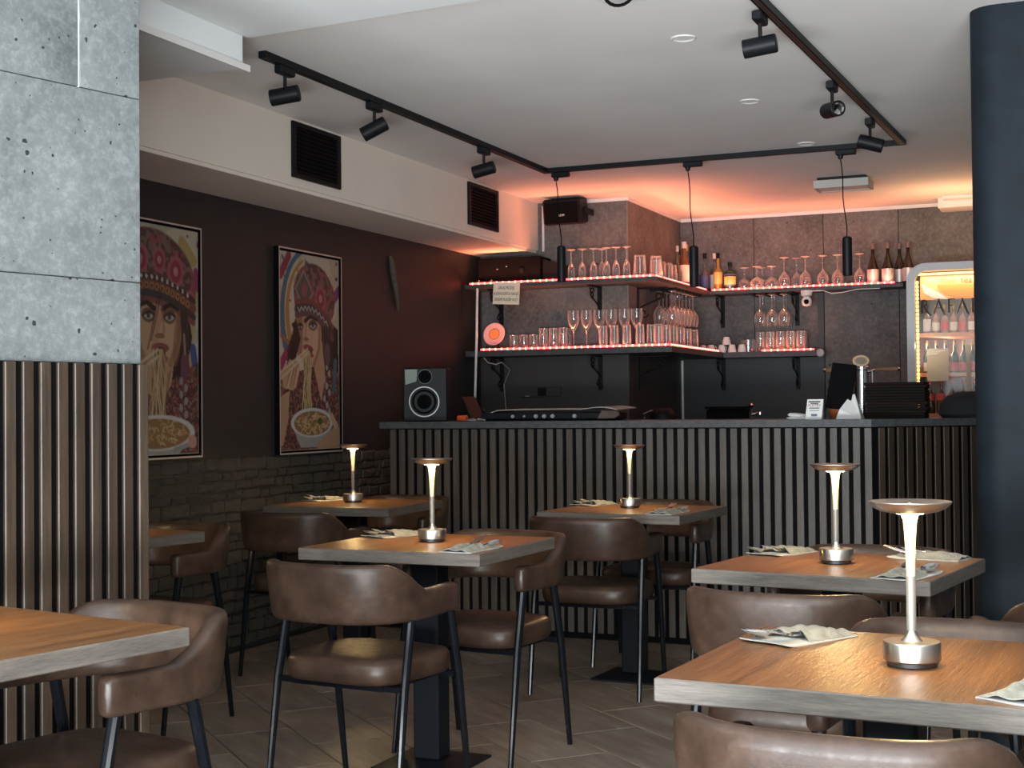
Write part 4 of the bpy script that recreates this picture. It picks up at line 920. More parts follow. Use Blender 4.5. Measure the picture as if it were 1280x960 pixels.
for j in range(ny):
    for i in range(nx):
        q = j * (nx + 1) + i; fs += [(q, q + 1, q + nx + 2, q + nx + 1), (o_ + q + nx + 1, o_ + q + nx + 2, o_ + q + 1, o_ + q)]
for i in range(nx): fs.append((i + 1, i, o_ + i, o_ + i + 1))
for j in range(ny): q = j * (nx + 1) + nx; fs.append((q + nx + 1, q, o_ + q, o_ + q + nx + 1))
cv.add(vs, fs).build('dust_cover', plain('pale_cover', (0.34, 0.31, 0.30), 0.7), d)
MB().add([(0.30, -0.142, 0.010), (0.40, -0.140, 0.012), (0.42, -0.12, 0.030), (0.41, -0.12, 0.052), (0.33, -0.142, 0.056), (0.30, -0.13, 0.010), (0.40, -0.12, 0.012), (0.42, -0.10, 0.030), (0.41, -0.10, 0.052), (0.33, -0.12, 0.056)],
         [(0, 1, 2, 3, 4), (9, 8, 7, 6, 5), (0, 5, 6, 1), (1, 6, 7, 2), (2, 7, 8, 3), (3, 8, 9, 4), (4, 9, 5, 0)]).build('cover_flap', plain('maroon_flap', (0.075, 0.045, 0.040), 0.6), d)
# back worktop behind the bar with tap and tray
bw = thing('back_counter', 'dark low worktop along the back of the bar aisle', 'counter', (-2.2, 9.0, 0))
MB().box(-1.9, -0.35, 0, 0.70, 0.10, 1.05).build('body', M['black'], bw)
MB().rbox(-1.92, -0.38, 1.05, 0.72, 0.10, 1.085, 0.004).build('worktop', M['plastic'], bw)
f_ = thing('water_tap', 'small chrome water tap standing up behind the bar', 'tap', (-2.08, 8.68, 1.085))
MB().tube([(0, 0, 0), (0, 0, 0.13), (0.005, -0.01, 0.155), (0.02, -0.05, 0.160), (0.03, -0.075, 0.145)], [0.014, 0.013, 0.011, 0.009, 0.009], 10).build('spout', M['chrome'], f_)
MB().tube([(0.0, 0, 0.09), (0.055, 0.0, 0.10)], [0.010, 0.007], 8).lathe([(0, 0), (0.014, 0.004), (0.014, 0.02), (0, 0.024)], 12, (0.062, 0, 0.088)).build('lever', M['chrome'], f_)
tag(MB().rbox(-0.12, -0.08, 0, 0.12, 0.08, 0.13, 0.012).box(-0.125, -0.085, 0.13, 0.125, 0.085, 0.145).build('black_bin', M['rubber'], None, (-2.235, 8.72, 1.085)), 'low black container left of the water tap', 'container')
kt = thing('black_jug', 'black round jug behind the middle of the bar', 'jug', (-2.66, 8.72, 1.085))
MB().lathe([(0, 0), (0.07, 0), (0.085, 0.03), (0.085, 0.09), (0.06, 0.13), (0.045, 0.14), (0, 0.142)], 20).build('body', M['plastic'], kt)
MB().tube([(-0.08, 0, 0.03), (-0.125, 0, 0.05), (-0.13, 0, 0.10), (-0.07, 0, 0.125)], 0.008, 8).build('handle', M['chrome'], kt)
# cards, tablet, menus
cd = thing('tent_card', 'small white tent card with printed lines on the bar near the tablet', 'card', (-1.402, 7.25, zc0), 0.05)
MB().add([(-0.045, -0.03, 0), (0.038, -0.03, 0), (0.045, 0.0, 0.103), (-0.036, 0.0, 0.103), (-0.045, 0.04, 0), (0.038, 0.04, 0), (-0.045, -0.028, 0), (0.038, -0.028, 0)],
         [(0, 1, 2, 3), (5, 4, 3, 2), (0, 3, 4), (1, 5, 2), (0, 4, 5, 1)]).build('sheet', M['paper'], cd, smooth=False)
tl = math.atan2(0.03, 0.103)
ct = Matrix.Translation((0, -0.031, 0)) @ Matrix.Rotation(-tl, 4, 'X')
for z, w, h, mm in ((0.094, 0.030, 0.004, 'k'), (0.084, 0.020, 0.003, 'k'), (0.060, 0.026, 0.0025, 'k'), (0.047, 0.024, 0.0015, 'k'), (0.023, 0.015, 0.006, 'b')):
    MB().box(-w, -0.0008, z - h, w, 0.0005, z + h, ct).build('printed_line', plain('ink_' + mm, (0.10, 0.13, 0.12) if mm == 'k' else (0.12, 0.13, 0.28), 0.7), cd)
text('PLATBY', 0.020, 'lettering', plain('pink_ink', (0.45, 0.08, 0.12), 0.7), cd, ct @ facing(0, -0.0006, 0.073))
tag(MB().rbox(-0.045, -0.05, 0, 0.045, 0.05, 0.012, 0.004, Matrix.Rotation(0.3, 4, 'Z')).rbox(-0.030, -0.045, 0.012, 0.045, 0.04, 0.032, 0.008, Matrix.Rotation(-0.35, 4, 'Z') @ Matrix.Rotation(0.12, 4, 'Y')).build('paper_pads', M['paper'], None, (-1.50, 7.26, zc0)), 'crumpled white paper pads left of the tent card', 'paper')
tag(MB().lathe([(0, 0), (0.03, 0), (0.047, 0.03), (0.05, 0.05), (0.046, 0.052), (0.03, 0.01), (0, 0.008)], 20).build('orange_bowl', plain('orange_bowl_glaze', (0.42, 0.13, 0.04), 0.4), None, (-1.335, 7.55, zc0)), 'small orange bowl between the tent card and the tablet', 'bowl')
tb = thing('tablet_terminal', 'black tablet seen from behind on a white wedge stand', 'tablet', (-1.315, 7.42, zc0))
mt = Matrix.Translation((0.0, 0, 0.05)) @ Matrix.Rotation(0.13, 4, 'Y') @ Matrix.Rotation(-0.22, 4, 'X')
MB().rbox(-0.064, -0.012, 0.0, 0.064, 0.002, 0.245, 0.004, mt).build('screen', M['rubber'], tb)
MB().rbox(-0.072, 0.0, 0.09, 0.072, 0.008, 0.105, 0.002, mt).rbox(-0.072, 0.0, 0.14, 0.072, 0.008, 0.155, 0.002, mt).build('clamp', M['plastic'], tb)
MB().add([(0.0, -0.06, 0), (0.13, -0.06, 0), (0.085, 0.02, 0.13), (0.06, 0.02, 0.12), (0.0, 0.06, 0), (0.13, 0.06, 0), (0.02, -0.06, 0.05)], [(0, 1, 2, 3, 6), (4, 3, 2, 5), (1, 5, 2), (0, 6, 3, 4), (0, 4, 5, 1)]).build('wedge_stand', M['paper'], tb, smooth=False)
for i in range(13):
    rr = random.Random(90 + i)
    m_ = thing('menu_folder', 'black menu folder, %s from the bottom of the tall stack on the bar' % ORD[i], 'menu', (-1.03 + rr.uniform(-0.008, 0.008), 7.575 + rr.uniform(-0.01, 0.01), zc0 + 0.0145 * i), rr.uniform(-0.03, 0.03), 'stacked menu folders')
    MB().rbox(-0.155, -0.10, 0.009, 0.155, 0.10, 0.0140, 0.0018).rbox(-0.155, -0.10, 0.0, 0.155, 0.10, 0.0045, 0.0018).box(-0.150, -0.097, 0.0045, 0.150, 0.097, 0.009).build('cover', plain('menu_cover_%d' % (i % 3), (0.010 + 0.003 * (i % 3), 0.0085, 0.008), 0.75, spec=0.12), m_)
tag(MB().lathe([(0, 0), (0.13, 0), (0.150, 0.02), (0.145, 0.07), (0.115, 0.11), (0.07, 0.132), (0, 0.138)], 28).build('cloth_hat', plain('black_cloth', (0.006, 0.006, 0.008), 0.9), None, (-0.685, 7.66, zc0)), 'rounded black cloth hat lying on the bar beside the fridge', 'hat')
tw = thing('beer_tap', 'chrome beer tap tower with an oval badge and wooden handles', 'beer tap', (-1.32, 8.25, 0))
MB().lathe([(0, 1.0), (0.055, 1.0), (0.055, 1.02), (0.045, 1.03), (0.045, 1.43), (0.05, 1.435), (0.05, 1.45), (0.03, 1.46), (0, 1.46)], 28).build('column', M['chrome'], tw)
MB().box(-0.25, -0.15, 0.0, 0.25, 0.15, 1.0).build('cabinet', M['black'], tw)
MB().lathe([(0, 0), (0.047, 0), (0.052, 0.006), (0.047, 0.012), (0, 0.012)], 32, mtx=Matrix.Translation((0.0, -0.03, 1.485)) @ fr @ Matrix.Diagonal((1, 0.68, 1, 1))).build('badge', plain('bronze_badge', (0.30, 0.19, 0.10), 0.4, 0.3), tw)
MB().lathe([(0, 0.012), (0.034, 0.012), (0.034, 0.0135), (0, 0.0135)], 32, mtx=Matrix.Translation((0.0, -0.03, 1.485)) @ fr @ Matrix.Diagonal((1, 0.62, 1, 1))).build('badge_face', plain('cream_badge', (0.22, 0.16, 0.10), 0.5), tw)
MB().tube([(-0.01, -0.03, 1.4842), (0.01, -0.03, 1.4842)], 0.001, 4).build('badge_pin', M['plastic'], tw)
wd = plain('tap_handle_wood', (0.20, 0.10, 0.05), 0.45, var=0.2, scale=60)
for sx, l0, l1 in ((-1, 0.12, 0.205), (1, 0.075, 0.205)):
    h_ = MB().tube([(sx * l0, -0.02, 1.432), (sx * (l0 + 0.03), -0.02, 1.434), (sx * (l1 - 0.02), -0.02, 1.434), (sx * l1, -0.02, 1.434)], [0.009, 0.011, 0.015, 0.012], 10).build('handle', wd, tw)
    MB().tube([(sx * 0.04, -0.02, 1.42), (sx * l0, -0.02, 1.432)], 0.007, 8).tube([(sx * l1, -0.02, 1.434), (sx * (l1 + 0.012), -0.02, 1.434)], [0.012, 0.008], 8).build('ferrule', M['chrome'], h_)
MB().tube([(0.06, -0.03, 1.42), (0.062, -0.04, 1.33), (0.07, -0.05, 1.30)], 0.008, 8).build('spout', M['chrome'], tw)

# ------------------------------------------------------------------ drinks fridge
FX0, FX1, FY, FZ = -1.243, -0.55, 9.65, 2.168
fg = thing('drinks_fridge', 'lit drinks fridge with rounded silver door frame', 'fridge', (FX0, FY, 0))
W = FX1 - FX0
inr = rrect(0.052, 0.16, W - 0.052, FZ - 0.050, 0.075, 8); outr = rrect(0, 0.02, W, FZ, 0.125, 8)
mb = MB(); n = len(inr)
vs = [(x, -0.03, z) for x, z in outr] + [(x, -0.03, z) for x, z in inr] + [(x, 0.02, z) for x, z in outr] + [(x, 0.02, z) for x, z in inr]
fs = []
for i in range(n):
    j = (i + 1) % n
    fs += [(i, j, n + j, n + i), (2 * n + j, 2 * n + i, 3 * n + i, 3 * n + j), (i, 2 * n + i, 2 * n + j, j), (n + j, 3 * n + j, 3 * n + i, n + i)]
fr_o = mb.add(vs, fs).build('door_frame', plain('silver_frame', (0.42, 0.42, 0.43), 0.45, 0.2), fg)
MB().box(0.03, -0.012, 0.1, W - 0.03, -0.008, FZ - 0.03).build('door_pane', M['pane'], fr_o)
MB().box(0.02, 0.02, 0, 0.045, 0.58, FZ - 0.03).box(W - 0.045, 0.02, 0, W - 0.02, 0.58, FZ - 0.03).box(0.045, 0.56, 0, W - 0.045, 0.58, FZ - 0.03).box(0.045, 0.02, FZ - 0.05, W - 0.045, 0.56, FZ - 0.03).box(0.045, 0.02, 0, W - 0.045, 0.56, 0.16).build('cabinet', plain('fridge_liner', (0.55, 0.52, 0.48), 0.5), fg)
shz = (1.695, 1.430, 1.160)
for z in shz: MB().box(0.047, 0.06, z - 0.012, W - 0.047, 0.54, z).box(0.047, 0.045, z - 0.014, W - 0.047, 0.06, z + 0.012).build('shelf', plain('orange_shelf_strip', (0.72, 0.30, 0.14), 0.5), fg)
MB().box(0.06, 0.03, FZ - 0.075, W - 0.06, 0.055, FZ - 0.062).build('top_light', emis('fridge_light', (1.0, 0.62, 0.22), 3.0), fg)
lb = MB()
for k in range(34): lb.lathe([(0, -0.012), (0.008, -0.009), (0.010, 0), (0.008, 0.009), (0, 0.012)], 8, (0.062, 0.035, 1.17 + 0.0265 * k))
lo_ = lb.build('light_string', emis('yellow_light_string', (1.0, 0.60, 0.18), 2.2), fg); lo_['kind'] = 'stuff'
for (x, y, z, p) in ((W / 2, 0.05, FZ - 0.08, 1.9), ):
    l = bpy.data.lights.new('fridge_glow', 'AREA'); l.shape = 'RECTANGLE'; l.size = 0.5; l.size_y = 0.05; l.energy = p; l.color = (1, 0.74, 0.48)
    q = bpy.data.objects.new('fridge_glow', l); C.objects.link(q); q.parent = fg; q.location = (x, y, z)
MB().box(0.06, 0.10, FZ - 0.03, W - 0.06, 0.13, FZ - 0.018).build('crown_light', M['amber'], fg)
l = bpy.data.lights.new('crown_glow', 'AREA'); l.shape = 'RECTANGLE'; l.size = 0.55; l.size_y = 0.05; l.energy = 6.0; l.color = (1.0, 0.50, 0.24)  # lamp added with the unseen strip to warm the ceiling
q = bpy.data.objects.new('crown_glow', l); C.objects.link(q); q.parent = fg; q.location = (W / 2, 0.115, FZ - 0.01); q.rotation_euler = (PI - 0.15, 0, 0)
l = bpy.data.lights.new('string_glow', 'AREA'); l.shape = 'RECTANGLE'; l.size = 0.03; l.size_y = 0.85; l.energy = 2.6; l.color = (1.0, 0.78, 0.48)
q = bpy.data.objects.new('string_glow', l); C.objects.link(q); q.parent = fg; q.location = (0.075, 0.045, 1.62); q.rotation_euler = (0, -PI / 2, -0.35)
# printed header panel
hd = MB().box(0.075, 0.088, 1.93, W - 0.06, 0.094, FZ - 0.075).build('header_panel', plain('header_orange', (0.80, 0.42, 0.16), 0.5), fg)
def fan(pts, y): 
    return MB().add([(x, y, z) for x, z in pts] + [(x, y + 0.0015, z) for x, z in pts], [tuple(range(len(pts))), tuple(range(2 * len(pts) - 1, len(pts) - 1, -1))])
cur = [(0.40 + 0.22 * math.cos(a), 2.03 + 0.10 * math.sin(a)) for a in [PI + i * PI / 12 for i in range(13)]]
fan(cur, 0.0865).build('printed_arc', plain('header_amber', (0.62, 0.27, 0.05), 0.5), hd)
fan([(0.085, 2.04), (0.10, 1.975), (0.16, 1.94), (0.25, 1.933), (0.20, 1.975)], 0.0865).build('printed_leaf', plain('header_white', (0.75, 0.70, 0.66), 0.5), hd)
text('fuze', 0.058, 'lettering', plain('header_red', (0.75, 0.22, 0.05), 0.5), hd, facing(0.255, 0.0855, 2.055))
text('tea', 0.060, 'lettering', plain('header_ink', (0.10, 0.05, 0.02), 0.5), hd, facing(0.372, 0.0855, 2.055))
# lettering on the door glass, drawn as pen strokes
def strokes(ox, oz, s, lines):
    mb = MB()
    for ln in lines:
        P = [Vector((ox + x * s, -0.0135, oz + z * s)) for x, z, _ in ln]
        mb.tube(P, [max(0.0016, w * s * 1.45) for _, _, w in ln], 6)
    return mb
LT = {'R': [[(0.05, 0, .045), (0.05, 1, .045)], [(0.02, 0.98, .02), (0.25, 1.0, .04), (0.40, 0.88, .05), (0.40, 0.70, .05), (0.25, 0.56, .04), (0.06, 0.52, .02)], [(0.22, 0.54, .04), (0.42, 0.15, .06), (0.72, -0.22, .03)]],
      'A': [[(0.02, -0.05, .02), (0.22, 0.5, .03), (0.42, 1.05, .03)], [(0.36, 1.08, .03), (0.55, 0.5, .06), (0.78, -0.1, .05), (0.9, -0.2, .02)], [(0.14, 0.36, .02), (0.56, 0.38, .02)]],
      'F': [[(0.08, 0, .045), (0.08, 1, .045)], [(0.0, 1.0, .03), (0.5, 1.02, .03)], [(0.08, 0.54, .025), (0.42, 0.55, .025)]],
      'E': [[(0.08, 0, .045), (0.08, 1, .045)], [(0.0, 1.0, .03), (0.5, 1.02, .03)], [(0.08, 0.54, .025), (0.42, 0.55, .025)], [(0.0, 0.0, .03), (0.5, 0.0, .03)]]}
ik = plain('door_lettering', (0.035, 0.035, 0.04), 0.5)
for ch, ox in (('R', 0.092), ('A', 0.170), ('F', 0.262), ('A', 0.320), ('E', 0.412)):
    strokes(ox, 1.835, 0.088, LT[ch]).build('lettering', ik, fr_o)
# window reflections in the door glass, built as white sheets
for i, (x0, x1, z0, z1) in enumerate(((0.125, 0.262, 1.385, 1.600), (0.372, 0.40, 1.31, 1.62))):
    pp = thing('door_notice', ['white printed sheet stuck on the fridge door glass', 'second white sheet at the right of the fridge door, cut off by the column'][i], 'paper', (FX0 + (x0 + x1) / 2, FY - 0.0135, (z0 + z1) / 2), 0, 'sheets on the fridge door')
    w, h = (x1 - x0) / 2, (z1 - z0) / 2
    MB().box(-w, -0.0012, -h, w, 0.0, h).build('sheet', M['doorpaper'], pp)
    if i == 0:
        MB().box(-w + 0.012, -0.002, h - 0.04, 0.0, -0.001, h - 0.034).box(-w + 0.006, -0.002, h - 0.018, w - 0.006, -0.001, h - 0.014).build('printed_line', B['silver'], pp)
def fb(x, sh, kind, i):
    loc = (FX0 + x, FY + 0.105, shz[sh]); w = ('top', 'middle', 'bottom')[sh]; gp = 'bottles on the %s fridge shelf' % w
    if kind == 'water': bottle(loc, 0.025, 0.205, 0.74, 0.55, B['clear'], B['wht'], B['wht'], 'white-labelled water bottle, leftmost on the %s fridge shelf' % w, gp, band=(0.12, 0.52), name='fridge_bottle', capm=B['blue'])
    elif kind == 'soda': bottle(loc, 0.025, 0.200, 0.72, 0.5, B['soda'], B['gold'], (B['red'], B['cream'])[i % 2], 'small glass soda bottle, %s on the %s fridge shelf' % (ORD[i], w), gp, band=(0.14, 0.42), name='fridge_bottle')
    elif kind == 'green': bottle(loc, 0.027, 0.228, 0.72, 0.5, B['green'], B['gold'], B['red'] if i > 2 else B['wht'], 'green glass bottle, %s on the %s fridge shelf' % (ORD[i], w), gp, band=(0.10, 0.36), name='fridge_bottle')
    else: bottle(loc, 0.030, 0.235, 0.72, 0.5, B['brown'], B['red'], B['red'], 'dark cola bottle, %s on the %s fridge shelf' % (ORD[i], w), gp, band=(0.42, 0.62), name='fridge_bottle')
for i in range(9): fb(0.115 + 0.057 * i, 0, 'water' if i == 0 else 'soda', i)
for i in range(9): fb(0.115 + 0.058 * i, 1, 'green', i)
for i in range(7): fb(0.130 + 0.070 * i, 2, 'cola', i)

# ------------------------------------------------------------------ framed prints on the left wall
NX, NY, VH = 128, 212, 1.66
gu, gv = np.meshgrid(np.linspace(0, 1, NX + 1), np.linspace(0, VH, NY + 1))
rs = np.random.RandomState(3)
def vnoise(sx, sy, seed):
    r = np.random.RandomState(seed); g = r.rand(int(sy * VH) + 3, int(sx) + 3)
    x, y = gu * sx, gv * sy; x0, y0 = x.astype(int), y.astype(int); fx, fy = x - x0, y - y0
    fx, fy = fx * fx * (3 - 2 * fx), fy * fy * (3 - 2 * fy)
    return (g[y0, x0] * (1 - fx) + g[y0, x0 + 1] * fx) * (1 - fy) + (g[y0 + 1, x0] * (1 - fx) + g[y0 + 1, x0 + 1] * fx) * fy
class Art:
    def __init__(s, col): s.a = np.ones(gu.shape + (3,)) * np.array(col)
    def put(s, mask, col, k=1.0):
        w = np.clip(mask, 0, 1)[..., None] * k; s.a = s.a * (1 - w) + np.array(col) * w
    def ell(s, cx, cy, rx, ry, rot=0, soft=0.08):
        c, q = math.cos(rot), math.sin(rot); x, y = gu - cx, gv - cy
        d = np.sqrt(((x * c + y * q) / rx) ** 2 + ((-x * q + y * c) / ry) ** 2); return np.clip((1 - d) / soft + 0.5, 0, 1)
    def line(s, pts, w, w2=None, soft=0.006):
        out = np.zeros(gu.shape); n = len(pts) - 1
        for i in range(n):
            (ax, ay), (bx, by) = pts[i], pts[i + 1]; dx, dy = bx - ax, by - ay
            t = np.clip(((gu - ax) * dx + (gv - ay) * dy) / (dx * dx + dy * dy + 1e-9), 0, 1)
            ww = w if w2 is None else w + (w2 - w) * (i + t) / n
            out = np.maximum(out, np.clip((ww - np.hypot(gu - ax - t * dx, gv - ay - t * dy)) / soft + 0.5, 0, 1))
        return out
    def poly(s, pts):
        inside = np.zeros(gu.shape, bool)
        for i in range(len(pts)):
            (x0, y0), (x1, y1) = pts[i - 1], pts[i]
            c = (y0 > gv) != (y1 > gv)
            inside ^= c & (gu < (x1 - x0) * (gv - y0) / ((y1 - y0) + 1e-12) + x0)
        return inside.astype(float)
SK, SK2, SKD = (0.46, 0.27, 0.16), (0.55, 0.36, 0.23), (0.21, 0.095, 0.05)
HAIR, CREAM = (0.022, 0.014, 0.012), (0.52, 0.45, 0.34)
def backdrop(A, seed):
    A.put(vnoise(9, 9, seed) > 0.62, (0.42, 0.33, 0.22), 0.6)
    r = random.Random(seed)
    for _ in range(70):
        x, y, q = r.random(), r.random() * VH * 0.9, r.uniform(0.004, 0.018)
        A.put(A.ell(x, y, q, q * r.uniform(1, 2.2), r.random() * 3), r.choice([(0.05, 0.04, 0.04), (0.30, 0.06, 0.05), (0.06, 0.12, 0.16), (0.40, 0.17, 0.05), (0.2, 0.04, 0.12)]))
def hat(A, cx, cy, rx, ry, rot, seed, edge):
    m = A.ell(cx, cy, rx, ry, rot, 0.04) * (gv < edge); A.put(m, (0.095, 0.045, 0.040))
    A.put(m * (vnoise(34, 34, seed) > 0.55), (0.22, 0.16, 0.12), 0.7); A.put(m * (vnoise(26, 26, seed + 1) > 0.66), (0.30, 0.06, 0.07), 0.8)
def rosette(A, x, y, r):
    for k in range(9):
        a = k * 2 * PI / 9; A.put(A.ell(x + 0.72 * r * math.cos(a), y + 0.9 * r * math.sin(a), r * 0.36, r * 0.42), (0.34, 0.10, 0.11))
    A.put(A.ell(x, y, r * 0.7, r * 0.85), (0.24, 0.03, 0.05)); A.put(A.ell(x, y, r * 0.3, r * 0.38), (0.45, 0.22, 0.20))
def noodles(A, x0, x1, y0, y1, seed, n=12):
    r = random.Random(seed); A.put(A.poly([(x0, y0), (x1, y0), (x1 + 0.02, y1), (x0 - 0.03, y1)]), (0.12, 0.075, 0.04), 0.85)
    for i in range(n):
        x = x0 + (x1 - x0) * (i + 0.5) / n; ph = r.random() * 6; am = r.uniform(0.008, 0.024)
        A.put(A.line([(x + (x - (x0 + x1) / 2) * 0.5 * k / 9 + am * math.sin(ph + k * 0.95), y0 + (y1 - y0) * k / 9) for k in range(10)], 0.0062), r.choice([(0.50, 0.36, 0.18), (0.40, 0.27, 0.13), (0.56, 0.43, 0.24)]))
def bowl(A, cx, cy, rx, ry, seed, bottom):
    A.put(A.poly([(cx - rx, cy), (cx + rx, cy), (cx + rx * 0.55, bottom), (cx - rx * 0.55, bottom)]), (0.34, 0.32, 0.30))
    A.put(A.ell(cx, cy, rx, ry, 0, 0.05), (0.55, 0.53, 0.50)); m = A.ell(cx, cy + 0.006, rx * 0.86, ry * 0.84, 0, 0.06); A.put(m, (0.26, 0.14, 0.06))
    r = random.Random(seed)
    for _ in range(70):
        a, q = r.random() * 6.28, math.sqrt(r.random()) * 0.74; x, y, b_ = cx + rx * q * math.cos(a), cy + ry * q * math.sin(a), r.random() * 6
        A.put(m * A.line([(x + 0.05 * t * math.cos(b_ + 1.2 * t), y + 0.028 * t * math.sin(b_ + 1.2 * t)) for t in (0, 0.4, 0.8, 1.2)], 0.0055), r.choice([(0.50, 0.34, 0.16), (0.42, 0.24, 0.10), (0.56, 0.42, 0.22)]))
def eye(A, x, y, w):
    A.put(A.ell(x, y, w * 1.45, w * 0.95), (0.07, 0.04, 0.03), 0.85); A.put(A.ell(x, y + w * 0.1, w * 0.95, w * 0.42), (0.42, 0.38, 0.34)); A.put(A.ell(x, y + w * 0.05, w * 0.40, w * 0.42), (0.05, 0.05, 0.05))
    A.put(A.line([(x - w * 1.2, y + w * 0.1), (x, y - w * 0.45), (x + w * 1.3, y - w * 0.1)], 0.008), HAIR)
def dress(A, poly_, seed):
    m = A.poly(poly_); A.put(m, (0.085, 0.030, 0.028)); A.put(m * (vnoise(40, 40, seed) > 0.58), (0.22, 0.07, 0.06), 0.8); A.put(m * (vnoise(55, 55, seed + 4) > 0.72), (0.30, 0.22, 0.16), 0.6)
def art_profile():
    A = Art(CREAM); backdrop(A, 11)
    arc = lambda r, a0, a1, cx, cy, w, col, w2=None: A.put(A.line([(cx + r * math.cos(a0 + (a1 - a0) * k / 12), cy + r * 1.25 * math.sin(a0 + (a1 - a0) * k / 12)) for k in range(13)], w, w2), col)
    arc(0.45, 2.3, 4.6, 0.50, 0.52, 0.045, (0.06, 0.13, 0.19), 0.02); arc(0.37, 2.6, 4.4, 0.50, 0.50, 0.035, (0.42, 0.19, 0.05), 0.012)
    A.put(A.line([(0.03, 0.20), (0.16, 0.03)], 0.04), (0.25, 0.03, 0.07)); A.put(A.line([(0.0, 0.98), (0.12, 0.84), (0.3, 0.80)], 0.05, 0.02), (0.28, 0.03, 0.09)); A.put(A.line([(0.82, 0.42), (1.0, 0.27)], 0.045), (0.22, 0.04, 0.14))
    A.put(A.line([(0.02, 0.70), (0.2, 0.78)], 0.02), (0.3, 0.12, 0.04)); A.put(A.ell(0.45, 0.12, 0.04, 0.07), (0.05, 0.13, 0.14))
    for x, y in ((0.75, 0.16), (0.88, 0.28)): A.put(A.ell(x, y, 0.03, 0.05), (0.38, 0.12, 0.06))
    A.put(A.poly([(0.20, 0.60), (0.60, 0.42), (0.98, 0.62), (0.99, 1.10), (0.92, VH), (0.62, VH), (0.60, 0.9), (0.30, 0.78)]), HAIR)
    for k in range(10): A.put(A.line([(0.30 - 0.01 * k, 0.66 + 0.02 * k), (0.14 - 0.004 * k, 0.80 + 0.035 * k)], 0.008), HAIR)
    dress(A, [(0.0, 1.0), (0.30, 1.0), (0.50, 0.95), (0.85, 0.95), (1.0, 1.0), (1, VH), (0, VH)], 21)
    A.put(A.poly([(0.52, 0.86), (0.74, 0.70), (0.75, 1.05), (0.68, 1.25), (0.60, 1.05)]), SK)
    A.put(A.ell(0.475, 0.66, 0.215, 0.30, -0.12, 0.05), SK); A.put(A.ell(0.51, 0.72, 0.13, 0.17), SK2, 0.7); A.put(A.ell(0.32, 0.66, 0.06, 0.22), SKD, 0.75)
    hat(A, 0.58, 0.36, 0.345, 0.29, 0.25, 31, 0.475 + 0.75 * (gu - 0.42) ** 2)
    A.put(A.poly([(0.27, 0.30), (0.40, 0.14), (0.55, 0.32), (0.40, 0.48)]), (0.11, 0.085, 0.07)); A.put(A.line([(0.27, 0.30), (0.40, 0.14), (0.55, 0.32), (0.40, 0.48), (0.27, 0.30)], 0.008), (0.30, 0.24, 0.20)); A.put(A.ell(0.41, 0.30, 0.05, 0.06), (0.26, 0.08, 0.10))
    rosette(A, 0.68, 0.36, 0.09)
    bd = lambda dy, w, col, m=0: A.put(A.line([(0.28 + 0.06 * k, 0.495 + dy - 0.105 * math.sin(PI * (k + 0.8) / 11) + 0.016 * k) for k in range(11)], w), col)
    bd(-0.05, 0.03, (0.20, 0.055, 0.045)); bd(0.0, 0.035, (0.05, 0.045, 0.05)); bd(0.05, 0.028, (0.12, 0.07, 0.07))
    A.put(A.line([(0.30 + 0.03 * k, 0.50 - 0.105 * math.sin(PI * (k / 2 + 0.8) / 11) + 0.008 * k + (0.018 if k % 2 else -0.018)) for k in range(18)], 0.005), (0.48, 0.44, 0.40))
    for k in range(14): A.put(A.line([(0.26 + 0.006 * k, 0.56 + 0.012 * k), (0.22 - 0.004 * k, 0.68 + 0.03 * k), (0.17 - 0.006 * k, 0.76 + 0.045 * k)], 0.007), HAIR)
    for k in range(8): A.put(A.line([(0.70 + 0.02 * k, 0.60), (0.72 + 0.018 * k, 0.80), (0.76 + 0.022 * k, 0.98)], 0.008), (0.06, 0.04, 0.035) if k % 2 else HAIR)
    A.put(A.ell(0.60, 0.74, 0.05, 0.10, 0.3), (0.60, 0.36, 0.24), 0.5); A.put(A.line([(0.66, 0.62), (0.645, 0.80), (0.56, 0.94)], 0.018), SKD, 0.6)
    A.put(A.line([(0.42, 0.565), (0.50, 0.525), (0.62, 0.545)], 0.020, 0.012), HAIR); eye(A, 0.545, 0.595, 0.050); eye(A, 0.335, 0.615, 0.036)
    A.put(A.line([(0.445, 0.58), (0.415, 0.70), (0.44, 0.72)], 0.010), SKD, 0.6); A.put(A.ell(0.435, 0.72, 0.045, 0.018), SKD, 0.8)
    A.put(A.ell(0.47, 0.795, 0.085, 0.028, 0.15), (0.24, 0.055, 0.05)); A.put(A.ell(0.475, 0.825, 0.055, 0.022), (0.05, 0.012, 0.012)); A.put(A.ell(0.49, 0.855, 0.07, 0.022), (0.30, 0.08, 0.07))
    noodles(A, 0.40, 0.50, 0.82, 1.36, 5)
    A.put(A.poly([(0.02, 1.02), (0.18, 0.90), (0.32, 0.92), (0.30, 1.05), (0.22, 1.16), (0.08, 1.14)]), SK)
    for k in range(4): A.put(A.line([(0.08 + 0.055 * k, 1.12), (0.17 + 0.045 * k, 0.92 + 0.02 * k)], 0.020), SK2 if k % 2 else SK)
    for k in range(3): A.put(A.line([(0.115 + 0.055 * k, 1.12), (0.205 + 0.04 * k, 0.94)], 0.005), SKD)
    for dy in (0, 0.035): A.put(A.line([(0.0, 1.02 + dy * 1.6), (0.46, 0.80 + dy)], 0.008), (0.55, 0.45, 0.30))
    A.put(A.poly([(0.0, 1.22), (0.16, 1.16), (0.14, 1.40), (0.05, 1.62), (0.0, 1.62)]), SK)
    for k in range(11): A.put(A.ell(0.78 + 0.05 * math.sin(k * 2.1), 0.95 + 0.055 * k, 0.020, 0.030), (0.34, 0.31, 0.30))
    A.put(A.ell(0.79, 0.84, 0.05, 0.10), (0.12, 0.07, 0.10)); A.put(A.line([(0.93, 0.9), (0.90, 1.15)], 0.03), (0.07, 0.12, 0.16))
